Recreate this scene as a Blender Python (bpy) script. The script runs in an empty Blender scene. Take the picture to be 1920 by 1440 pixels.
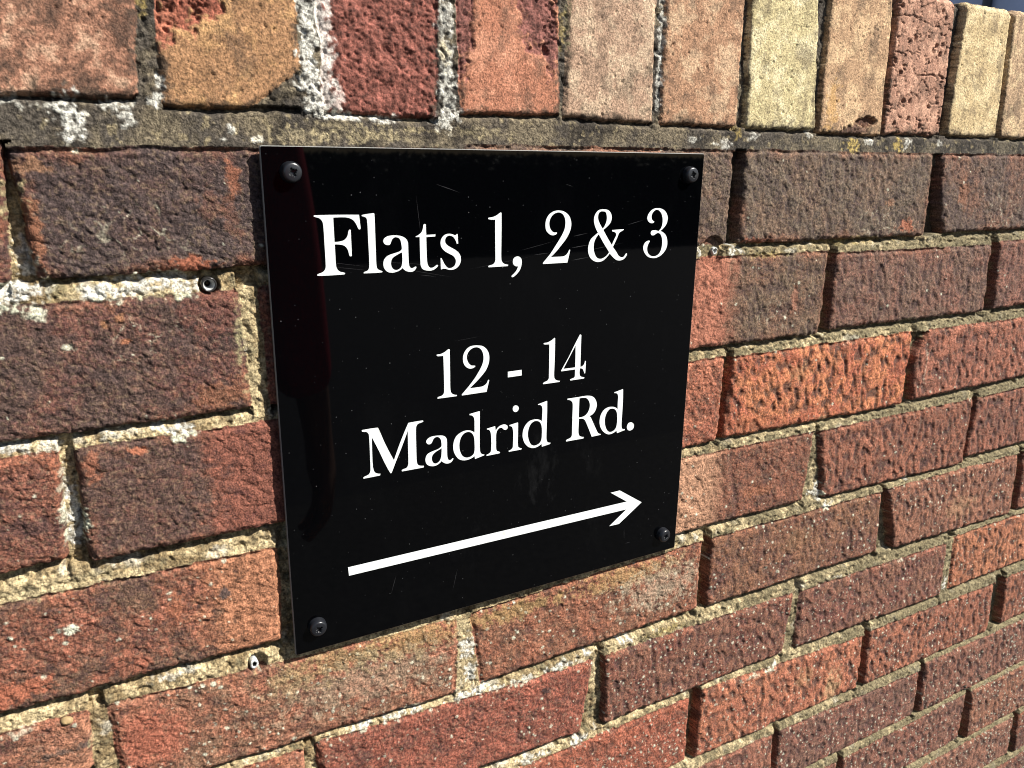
import bpy, math, random
import numpy as np
from mathutils import Matrix, Vector
from mathutils.geometry import tessellate_polygon

# ------------------------------------------------------------------ camera, world, sun
# units: metres. The wall face is the plane y = 5 mm, the sign's front is y = 0,
# the sign's top left corner is x = 0, z = ZS above the pavement.
ZS = 1.25
scene = bpy.context.scene
cam_data = bpy.data.cameras.new("camera")
cam = bpy.data.objects.new("camera", cam_data)
scene.collection.objects.link(cam)
scene.camera = cam
R_, F_, U_ = Vector((0.8717199, -0.4898435, 0.0125609)), Vector((0.4741483, 0.8367659, -0.2738726)), Vector((0.1236442, 0.2446959, 0.961684))
M_ = Matrix((R_, U_, -F_)).transposed().to_4x4()
M_.translation = Vector((-0.094561, -0.431223, ZS + -0.004698))
cam.matrix_world = M_
cam_data.sensor_width = 36.0
cam_data.lens = 27.8797
cam_data.clip_start = 0.01
cam_data.clip_end = 2000.0
cam_data.dof.use_dof = True
cam_data.dof.focus_distance = 0.56
cam_data.dof.aperture_fstop = 30.0

SUN_DIR = Vector((1.05, -1.0, 1.32)).normalized()      # towards the sun
world = bpy.data.worlds.new("World")
scene.world = world
world.use_nodes = True
wn = world.node_tree
bg = wn.nodes["Background"]
sky = wn.nodes.new("ShaderNodeTexSky")
sky.sky_type = 'NISHITA'
sky.sun_disc = False
sky.sun_elevation = math.asin(SUN_DIR.z)
sky.sun_rotation = math.atan2(SUN_DIR.x, SUN_DIR.y)
wn.links.new(sky.outputs[0], bg.inputs[0])
bg.inputs[1].default_value = 0.05
sun_data = bpy.data.lights.new("sun", 'SUN')
sun_data.energy = 5.0
sun_data.angle = math.radians(0.5)
sun_data.color = (1.0, 0.95, 0.87)
sun = bpy.data.objects.new("sun", sun_data)
scene.collection.objects.link(sun)
sun.rotation_euler = SUN_DIR.to_track_quat('Z', 'Y').to_euler()
sun.location = (3, -3, 4)
scene.view_settings.view_transform = 'Standard'
scene.view_settings.look = 'None'
scene.view_settings.gamma = 1.0
scene.view_settings.exposure = 1.12
scene.cycles.max_bounces = 6
scene.cycles.diffuse_bounces = 1
scene.cycles.filter_width = 1.05

# ------------------------------------------------------------------ helpers
def link(o, parent=None):
    scene.collection.objects.link(o)
    if parent is not None:
        o.parent = parent
    return o

def mesh_np(name, co, quads, mat, parent=None, smooth=True, col=None):
    me = bpy.data.meshes.new(name)
    co = np.asarray(co, np.float32); quads = np.asarray(quads, np.int32)
    k = quads.shape[1]
    me.vertices.add(len(co)); me.vertices.foreach_set("co", co.ravel())
    me.loops.add(quads.size); me.loops.foreach_set("vertex_index", quads.ravel())
    me.polygons.add(len(quads))
    me.polygons.foreach_set("loop_start", np.arange(0, quads.size, k, dtype=np.int32))
    me.polygons.foreach_set("loop_total", np.full(len(quads), k, np.int32))
    me.polygons.foreach_set("use_smooth", np.full(len(quads), smooth, bool))
    if col is not None:
        a = me.color_attributes.new("albedo", 'FLOAT_COLOR', 'POINT')
        c4 = np.ones((len(co), 4), np.float32); c4[:, :3] = col
        a.data.foreach_set("color", c4.ravel())
    me.update(calc_edges=True)
    me.materials.append(mat)
    return link(bpy.data.objects.new(name, me), parent)

def mesh_py(name, verts, faces, mats, parent=None, smooth=False, midx=None):
    me = bpy.data.meshes.new(name)
    me.from_pydata([tuple(v) for v in verts], [], [tuple(f) for f in faces])
    for m in (mats if isinstance(mats, (list, tuple)) else [mats]):
        me.materials.append(m)
    for i, p in enumerate(me.polygons):
        p.use_smooth = smooth
        if midx: p.material_index = midx[i]
    me.update()
    return link(bpy.data.objects.new(name, me), parent)

def empty(name, loc):
    o = bpy.data.objects.new(name, None)
    o.location = loc
    o.empty_display_size = 0.05
    return link(o)

def tag(o, label=None, cat=None, group=None, kind=None):
    if label: o["label"] = label
    if cat: o["category"] = cat
    if group: o["group"] = group
    if kind: o["kind"] = kind
    return o

def lin(c):
    c = np.asarray(c, float) / 255.0
    return np.where(c <= 0.04045, c / 12.92, ((c + 0.055) / 1.055) ** 2.4)

def box(name, lo, hi, mat, parent=None):
    x0, y0, z0 = lo; x1, y1, z1 = hi
    v = [(x0,y0,z0),(x1,y0,z0),(x1,y1,z0),(x0,y1,z0),(x0,y0,z1),(x1,y0,z1),(x1,y1,z1),(x0,y1,z1)]
    f = [(0,3,2,1),(4,5,6,7),(0,1,5,4),(1,2,6,5),(2,3,7,6),(3,0,4,7)]
    return mesh_py(name, v, f, mat, parent)

# ---- noise in numpy (all lengths in mm)
_rs = np.random.RandomState(7)
_PERM = np.concatenate([_rs.permutation(512)] * 2)
_ANG = _rs.rand(512) * 2 * np.pi
_GX, _GZ = np.cos(_ANG), np.sin(_ANG)
_RV = _rs.rand(512)

def _hash(ix, iz, seed):
    return _PERM[(_PERM[(ix + seed * 37) & 511] + iz) & 511]

def gn(x, z, seed=0):
    fx = np.floor(x); fz = np.floor(z)
    ix = fx.astype(np.int64); iz = fz.astype(np.int64)
    dx = x - fx; dz = z - fz
    u = dx * dx * dx * (dx * (dx * 6 - 15) + 10); v = dz * dz * dz * (dz * (dz * 6 - 15) + 10)
    def g(ox, oz):
        h = _hash(ix + ox, iz + oz, seed)
        return _GX[h] * (dx - ox) + _GZ[h] * (dz - oz)
    a = g(0, 0); b = g(1, 0); c = g(0, 1); d = g(1, 1)
    return 1.5 * ((a + (b - a) * u) * (1 - v) + (c + (d - c) * u) * v)

def fbm(x, z, scale, octs=3, seed=0, gain=0.5):
    s = 0; a = 1.0; n = 0; sc = scale
    for i in range(octs):
        s = s + a * gn(x / sc + 13.7 * i, z / sc - 7.3 * i, seed + i * 5)
        n += a; a *= gain; sc *= 0.5
    return s / n * 1.3

def worley(x, z, size, seed=0):
    """distance to nearest and second nearest scattered point (mm), and that point's random value"""
    X = x / size; Z = z / size
    ix = np.floor(X).astype(np.int64); iz = np.floor(Z).astype(np.int64)
    f1 = np.full(x.shape, 9.0); f2 = np.full(x.shape, 9.0); r = np.zeros(x.shape)
    for ox in (-1, 0, 1):
        for oz in (-1, 0, 1):
            h = _hash(ix + ox, iz + oz, seed); h2 = _PERM[(h + 91) & 511]; h3 = _PERM[(h2 + 17) & 511]
            d = np.hypot(ix + ox + _RV[h] - X, iz + oz + _RV[h2] - Z)
            nearer = d < f1
            f2 = np.where(nearer, f1, np.minimum(f2, d))
            r = np.where(nearer, _RV[h3], r)
            f1 = np.where(nearer, d, f1)
    return f1 * size, f2 * size, r

def sst(a, b, x):
    t = np.clip((x - a) / (b - a), 0, 1)
    return t * t * (3 - 2 * t)

def mix(a, b, t):
    return a + (b - a) * t[..., None]

# ------------------------------------------------------------------ materials
def new_mat(name):
    m = bpy.data.materials.new(name); m.use_nodes = True
    return m, m.node_tree, m.node_tree.nodes["Principled BSDF"]

def masonry_mat(name, grain_mm, bump_mm, contrast, rough=0.92):
    m, nt, b = new_mat(name)
    N = nt.nodes; L = nt.links
    at = N.new("ShaderNodeAttribute"); at.attribute_name = "albedo"
    geo = N.new("ShaderNodeNewGeometry")
    n1 = N.new("ShaderNodeTexNoise"); n1.inputs["Scale"].default_value = 1000.0 / grain_mm
    n1.inputs["Detail"].default_value = 4; n1.inputs["Roughness"].default_value = 0.65
    L.new(geo.outputs["Position"], n1.inputs["Vector"])
    mr = N.new("ShaderNodeMapRange")
    mr.inputs["From Min"].default_value = 0.3; mr.inputs["From Max"].default_value = 0.7
    mr.inputs["To Min"].default_value = max(0.12, 1 - contrast); mr.inputs["To Max"].default_value = 1 + contrast
    L.new(n1.outputs["Fac"], mr.inputs["Value"])
    mul = N.new("ShaderNodeVectorMath"); mul.operation = 'SCALE'
    L.new(at.outputs["Color"], mul.inputs[0]); L.new(mr.outputs["Result"], mul.inputs["Scale"])
    L.new(mul.outputs[0], b.inputs["Base Color"])
    n2 = N.new("ShaderNodeTexNoise"); n2.inputs["Scale"].default_value = 1000.0 / (grain_mm * 0.8)
    n2.inputs["Detail"].default_value = 3; n2.inputs["Roughness"].default_value = 0.6
    L.new(geo.outputs["Position"], n2.inputs["Vector"])
    bp = N.new("ShaderNodeBump"); bp.inputs["Strength"].default_value = 1.0
    bp.inputs["Distance"].default_value = bump_mm / 1000.0
    L.new(n2.outputs["Fac"], bp.inputs["Height"]); L.new(bp.outputs["Normal"], b.inputs["Normal"])
    b.inputs["Roughness"].default_value = rough
    b.inputs["Specular IOR Level"].default_value = 0.25
    return m

MAT_BRICK = masonry_mat("fired_clay", 1.15, 0.8, 0.80)
MAT_COPE = masonry_mat("coping_clay", 1.05, 0.45, 0.70)
MAT_MORTAR = masonry_mat("lime_mortar", 1.2, 0.9, 0.75, 0.95)

def plain(name, col, rough=0.5, spec=0.5, metal=0.0, noise=None):
    m, nt, b = new_mat(name)
    b.inputs["Base Color"].default_value = (*col, 1)
    b.inputs["Roughness"].default_value = rough
    b.inputs["Specular IOR Level"].default_value = spec
    b.inputs["Metallic"].default_value = metal
    if noise:
        scale, lo, hi = noise
        geo = nt.nodes.new("ShaderNodeNewGeometry")
        n = nt.nodes.new("ShaderNodeTexNoise"); n.inputs["Scale"].default_value = scale
        n.inputs["Detail"].default_value = 6
        r = nt.nodes.new("ShaderNodeMapRange")
        r.inputs["From Min"].default_value = 0.3; r.inputs["From Max"].default_value = 0.7
        r.inputs["To Min"].default_value = lo; r.inputs["To Max"].default_value = hi
        v = nt.nodes.new("ShaderNodeVectorMath"); v.operation = 'SCALE'; v.inputs[0].default_value = col
        nt.links.new(geo.outputs["Position"], n.inputs["Vector"])
        nt.links.new(n.outputs["Fac"], r.inputs["Value"]); nt.links.new(r.outputs["Result"], v.inputs["Scale"])
        nt.links.new(v.outputs[0], b.inputs["Base Color"])
    return m

# ------------------------------------------------------------------ the wall: brick layout in mm on the wall plane
# name: x,z of top left, top right, bottom right, bottom left (z = 0 at the top of the sign)
COPING = {
    'c1': [(-116, 120), (-47.2, 120.0), (-55.6, 21.4), (-118.6, 20.5)],
    'c2': [(-40.4, 120.0), (23.1, 120.0), (23.3, 19.5), (-42.4, 18.1)],
    'c3': [(34.9, 120.0), (101.5, 120.0), (101.1, 16.8), (36.9, 18.7)],
    'c4': [(112.8, 120.0), (178.6, 120.0), (183.0, 22.1), (117.3, 20.6)],
    'c5': [(190.3, 120.0), (253.1, 120.0), (256.7, 19.4), (187.9, 21.4)],
    'c6': [(263.5, 120.0), (330.3, 120.0), (332.8, 19.6), (265.3, 19.3)],
    'c7': [(337.2, 120.0), (401.3, 120.0), (412.7, 18.9), (342.6, 19.2)],
    'c8': [(416.4, 120.0), (483.5, 120.0), (489.7, 16.9), (417.7, 17.5)],
    'c9': [(491.8, 120.0), (561.3, 120.0), (565.6, 19.2), (493.6, 18.7)],
    'c10': [(577.4, 120.0), (640.1, 120.0), (647.3, 19.4), (576.5, 19.5)],
    'c11': [(645.0, 120.0), (712.2, 120.0), (723.0, 19.2), (653.8, 19.5)],
}
BRICKS = {
    '1_z': [(-327.7, -1.0), (-112.7, -1.0), (-118.5, -64.0), (-333.5, -64.0)],
    '1_b': [(-110.2, -3.7), (104.8, -1.1), (109.8, -60.2), (-105.2, -62.8)],
    '1_c': [(118.5, 1.9), (333.5, 1.9), (334.5, -63.4), (119.5, -63.4)],
    '1_d': [(345.4, 2.4), (563.4, 2.7), (565.7, -65.1), (345.2, -63.4)],
    '1_e': [(575.2, 2.8), (790.2, 3.9), (808.5, -63.7), (593.5, -63.7)],
    '2_a': [(-231.7, -77.1), (-16.7, -74.5), (-13.4, -140.0), (-228.4, -141.7)],
    '2_b': [(-3.6, -73.6), (211.4, -73.6), (213.3, -139.8), (-1.7, -139.8)],
    '2_c': [(231.1, -73.5), (446.1, -74.6), (445.2, -141.8), (230.2, -139.2)],
    '2_d': [(456.7, -76.8), (673.0, -78.7), (678.2, -141.9), (457.7, -139.4)],
    '2_e': [(684.4, -76.1), (899.4, -76.1), (907.1, -138.3), (692.1, -140.9)],
    '3_a': [(-324.6, -149.9), (-109.6, -149.9), (-111.5, -208.8), (-326.5, -208.8)],
    '3_b': [(-100.7, -150.0), (114.3, -151.0), (114.3, -213.1), (-101.0, -212.1)],
    '3_c': [(127.6, -151.3), (342.6, -151.3), (342.6, -219.6), (127.6, -219.6)],
    '3_d': [(352.8, -152.5), (571.9, -152.9), (573.3, -221.3), (347.6, -218.6)],
    '3_e': [(578.9, -153.1), (793.9, -155.7), (801.9, -218.2), (586.9, -219.0)],
    '4_a': [(-221.2, -226.0), (-6.2, -228.6), (-6.9, -289.7), (-221.9, -287.9)],
    '4_c': [(241.5, -228.2), (456.5, -230.8), (451.5, -294.1), (236.5, -292.4)],
    '4_d': [(464.0, -231.5), (687.1, -232.9), (687.7, -302.0), (477.4, -296.4)],
    '4_e': [(698.1, -233.3), (913.1, -230.8), (908.5, -299.2), (693.5, -296.6)],
    '5_a': [(-329.0, -299.3), (-114.0, -301.8), (-115.3, -337.8), (-330.3, -335.2)],
    '5_b': [(-102.9, -302.2), (111.5, -312.0), (109.5, -370.2), (-100.2, -363.7)],
    '5_c': [(123.9, -310.7), (335.4, -306.8), (334.6, -368.0), (131.5, -370.1)],
    '5_d': [(346.4, -306.5), (563.1, -308.7), (568.1, -372.7), (346.7, -369.5)],
    '5_e': [(572.4, -307.8), (794.2, -310.9), (799.6, -381.7), (593.9, -375.0)],
    '5_f': [(806.7, -311.2), (1021.7, -311.2), (1028.2, -383.9), (813.2, -381.3)],
    '6_z': [(-213.2, -371.8), (1.8, -374.4), (1.3, -412.9), (-213.7, -410.3)],
    '6_a': [(11.3, -374.1), (229.5, -384.2), (219.6, -446.5), (14.3, -438.6)],
    '6_b': [(241.3, -383.8), (454.6, -387.0), (448.6, -448.9), (243.7, -447.2)],
    '6_c': [(466.1, -388.5), (687.7, -393.0), (690.0, -454.8), (465.7, -448.7)],
    '6_d': [(701.3, -388.1), (916.3, -390.7), (920.5, -455.2), (705.5, -452.6)],
    '7_a': [(120.6, -459.4), (335.6, -456.9), (337.1, -523.6), (122.1, -521.0)],
    '7_b': [(350.1, -454.4), (568.4, -468.2), (570.1, -530.2), (348.0, -525.9)],
    '7_c': [(577.9, -466.2), (798.4, -471.4), (802.8, -534.7), (579.4, -530.3)],
    '7_d': [(821.6, -470.1), (1036.6, -472.6), (1043.2, -534.9), (828.2, -532.4)],
    '8_a': [(235.6, -537.6), (450.6, -540.2), (453.2, -599.2), (238.2, -596.6)],
    '8_b': [(459.3, -539.9), (679.6, -547.9), (681.2, -605.1), (459.5, -602.0)],
    '8_c': [(686.3, -540.6), (901.3, -543.1), (904.9, -608.1), (689.9, -605.6)],
    '9_a': [(566.1, -617.8), (783.7, -615.4), (784.8, -680.5), (566.1, -677.1)],
    '9_b': [(794.7, -616.4), (1009.7, -619.0), (1015.6, -685.5), (800.6, -683.0)],
    '9_z': [(341.0, -615.1), (556.0, -617.7), (557.7, -677.5), (342.7, -674.9)],
    '10_a': [(692.5, -692.5), (907.5, -695.1), (912.7, -753.3), (697.7, -750.7)],
    '10_b': [(922.7, -696.8), (1137.7, -696.8), (1145.7, -759.1), (930.7, -759.1)],
    '4_b': [(5, -229), (230, -230), (227, -293), (6, -292)],
}
# mortar patches: x, z, radius x, radius z, colour key, strength
LICHEN = [(-84.1, 12.1, 7, 13, 'w', 1.0), (-82.2, 6.3, 6, 7, 'w', 1.0), (-64.3, 16.9, 9, 4, 'w', 0.8), (-59.7, 10.5, 4, 6, 'w', 0.8), (-106.2, 17.4, 9, 4, 'w', 0.6), (-13.2, 7.4, 2.5, 2.5, 'w', 1.0), (-16.9, 2.4, 4, 2, 'w', 1.0), (1.0, 2.8, 4, 2, 'w', 1.0), (-85.4, 15.5, 9, 4, 'w', 0.8), (-43.2, 29.4, 3, 5, 'w', 1.0), (-45.7, 20.8, 5, 4, 'w', 1.0), (-48.5, 62.9, 3, 8, 'y', 0.5), (29.4, 56.5, 7, 34, 'w', 1.0), (29.6, 35.9, 7, 20, 'w', 1.0), (31.7, 22.9, 8, 8, 'w', 1.0), (37.7, 17.2, 8, 5, 'w', 1.0), (26.0, 46.0, 4, 20, 'w', 0.7), (48.8, 16.0, 14, 3, 'w', 1.0), (70.1, 15.6, 20, 2.5, 'w', 0.9), (107.9, 62.8, 6, 40, 'w', 0.7), (108.5, 31.9, 6, 26, 'w', 0.8), (105.7, 15.6, 8, 6, 'w', 0.9), (115.2, 19.4, 6, 4, 'w', 0.7), (106.8, 53.0, 4, 10, 'y', 0.4), (188.0, 81.1, 3, 24, 'g', 0.8), (185.4, 69.0, 3, 14, 'y', 0.4), (261.5, 75.1, 3, 34, 'w', 0.8), (262.1, 46.0, 2.5, 24, 'w', 0.6), (322.7, 6.1, 9, 4, 'w', 0.8), (295.2, 9.1, 6, 3, 'w', 0.6), (457.6, 8.6, 9, 6, 'y', 0.9), (513.0, 9.6, 9, 6, 'y', 0.9), (476.2, 11.4, 7, 4, 'w', 0.9), (526.3, 11.5, 6, 6, 'w', 1.0), (351.4, 12.9, 6, 5, 'w', 0.6), (334.5, 14.3, 5, 6, 'y', 0.5), (569.1, 12.4, 5, 3, 'w', 0.7), (408.0, 16.2, 6, 4, 'w', 0.6), (63.5, 6.1, 34, 5, 's', 0.6), (22.1, 5.2, 26, 5, 's', 0.4), (39.7, 11.0, 20, 4, 's', 0.5), (129.8, 9.2, 26, 4, 's', 0.35), (-115.9, -69.5, 14, 8, 'w', 1.0), (-122.7, -72.3, 9, 8, 'w', 1.0), (-109.2, -68.2, 8, 7, 'w', 1.0), (-77.6, -70.3, 16, 6, 'w', 1.0), (-65.3, -67.9, 16, 7, 'w', 1.0), (-82.4, -70.8, 7, 5, 'w', 1.0), (-50.3, -66.7, 16, 6, 'w', 1.0), (-41.9, -71.4, 9, 6, 'w', 1.0), (-98.2, -68.9, 10, 6, 'g', 0.7), (-53.5, -73.3, 14, 3, 's', 0.6), (-112.9, -79.4, 3, 3, 'w', 0.9), (-108.1, -79.3, 3, 3, 'w', 0.9), (-111.2, -50.4, 5, 10, 'w', 0.6), (-108.8, -56.8, 5, 9, 'w', 0.7), (-111.3, -27.3, 7, 12, 's', 0.7), (-105.1, -180.8, 6, 13, 'w', 1.0), (-104.0, -191.6, 5, 9, 'w', 1.0), (-108.7, -166.7, 4, 8, 'w', 0.6), (-126.1, -144.3, 16, 4, 'w', 0.9), (-112.6, -145.8, 9, 4, 'w', 0.8), (-52.8, -145.3, 12, 5, 'w', 1.0), (-49.3, -150.5, 7, 4, 'w', 1.0), (-82.4, -145.1, 6, 4, 'w', 0.5), (-10.2, -114.8, 6, 34, 's', 0.6), (-15.8, -96.3, 4, 20, 's', 0.6), (-9.8, -91.0, 4, 20, 's', 0.6), (-107.3, -198.5, 5, 10, 'w', 0.9), (-107.8, -223.2, 20, 5, 's', 0.6), (-129.8, -223.5, 20, 5, 's', 0.8), (-131.9, -221.3, 6, 3, 'd', 0.4), (-109.4, -185.9, 5, 8, 'w', 0.8), (-39.1, -223.1, 8, 4, 'w', 0.4), (-111.9, -322.8, 4, 8, 's', 0.5), (-146.3, -302.1, 10, 3, 'w', 0.5), (-67.3, -294.7, 14, 2.5, 'w', 0.5), (119.8, -337.4, 7, 12, 'w', 0.9), (121.8, -357.8, 6, 10, 'w', 1.0), (130.4, -374.2, 9, 6, 'w', 1.0), (115.4, -375.5, 8, 4, 'w', 1.0), (117.0, -317.3, 5, 8, 's', 0.6), (42.0, -372.7, 12, 4, 'w', 1.0), (64.8, -372.9, 14, 4, 'w', 1.0), (80.6, -371.5, 8, 4, 'w', 0.8), (166.2, -379.9, 14, 4, 'w', 0.9), (199.3, -378.7, 16, 4, 'w', 0.9), (223.9, -375.9, 9, 3, 'w', 0.9), (143.6, -378.9, 8, 3.5, 'w', 0.8), (262.9, -376.3, 9, 5, 'w', 1.0), (252.5, -380.3, 5, 4, 's', 0.8), (304.4, -379.3, 20, 4, 'y', 0.4), (219.7, -453.6, 8, 5, 'w', 1.0), (172.4, -453.0, 12, 4, 'w', 0.9), (184.5, -453.0, 8, 3, 'w', 0.8), (235.2, -449.5, 4, 2.5, 'w', 0.5), (412.6, -462.1, 9, 4, 'w', 0.9), (433.1, -461.7, 7, 4, 'w', 1.0), (441.0, -458.6, 4, 5, 'w', 1.0), (402.5, -462.6, 6, 3, 'w', 1.0), (468.6, -288.1, 8, 8, 'w', 1.0), (485.8, -306.3, 9, 5, 'w', 1.0), (475.3, -294.7, 5, 5, 'w', 1.0), (599.4, -300.5, 4, 3, 'w', 0.8), (340.2, -68.1, 5, 5, 'w', 1.0), (350.1, -69.3, 4, 4, 'w', 0.7), (309.0, -69.4, 3, 7, 'w', 0.9), (328.4, -299.8, 3, 4, 'w', 0.8), (697.4, -446.2, 5, 7, 'w', 1.0), (698.1, -437.9, 4, 5, 'w', 0.8), (811.9, -521.4, 5, 6, 'w', 1.0), (816.6, -515.6, 3, 5, 'w', 0.7), (608.2, -392.6, 6, 2, 'w', 0.5), (514.9, -385.9, 8, 2, 'w', 0.6), (598.2, -423.3, 5, 2, 'w', 0.5), (463.6, -219.3, 10, 4, 'g', 0.7), (574.0, -225.6, 5, 4, 'g', 0.6), (475.4, -66.0, 60, 4, 'y', 0.35), (378.6, -73.8, 30, 3, 'y', 0.4), (401.5, -71.5, 8, 3, 'w', 0.4), (484.9, -150.2, 14, 4, 'w', 0.25), (562.0, -140.6, 16, 3, 'g', 0.7)]
PLUGS = [(-29.5, -70.4, 5.2, 8.0), (-21.5, -301.6, 5.6, 7.0), (321, -68.5, 11, 6.0)]

ROWS = {1:(2,-63),2:(-75,-140),3:(-151,-218),4:(-229,-294),5:(-304,-369),6:(-378,-446),7:(-457,-528),8:(-539,-604),9:(-616,-680),10:(-692,-757)}
for k in range(11, 18):
    ROWS[k] = (-692 - 76 * (k - 10), -757 - 76 * (k - 10))
XMIN, XMAX = -900.0, 2600.0
rnd = random.Random(5)

quads = {}
for n, q in COPING.items(): quads[n] = ('cope', q)
for n, q in BRICKS.items(): quads[n] = (int(n.split('_')[0]), q)
x = max(q[1][0] for q in COPING.values()) + 9; i = 0
while x < XMAX:
    w = 66 + rnd.uniform(-2, 2); quads['cr%d' % i] = ('cope', [(x,120),(x+w,120),(x+w+1,19.5),(x+1,19.5)]); x += w + 9; i += 1
x = min(q[0][0] for q in COPING.values()) - 10
while x > XMIN:
    w = 66 + rnd.uniform(-2, 2); quads['cl%d' % i] = ('cope', [(x-w,120),(x,120),(x-5,20),(x-w-5,20)]); x -= w + 10; i += 1
for k, (zt, zb) in ROWS.items():
    own = [q for (r, q) in quads.values() if r == k]
    if own:
        hi = max(q[1][0] for q in own) + 11; lo = min(min(q[0][0], q[3][0]) for q in own) - 11
    else:
        hi = lo = 40.0 + (k % 2) * 112
    x = hi
    while x < XMAX:
        zz = -(x - 700) * 0.004 if x > 700 else 0
        quads['f%d_%d' % (k, i)] = (k, [(x,zt+rnd.uniform(-1,1)),(x+215,zt+rnd.uniform(-1,1)),(x+215,zb+rnd.uniform(-1,1)),(x,zb+rnd.uniform(-1,1))]); x += 226; i += 1
    x = lo
    while x > XMIN:
        quads['f%d_%d' % (k, i)] = (k, [(x-215,zt+rnd.uniform(-1,1)),(x,zt+rnd.uniform(-1,1)),(x,zb+rnd.uniform(-1,1)),(x-215,zb+rnd.uniform(-1,1))]); x -= 226; i += 1

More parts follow.
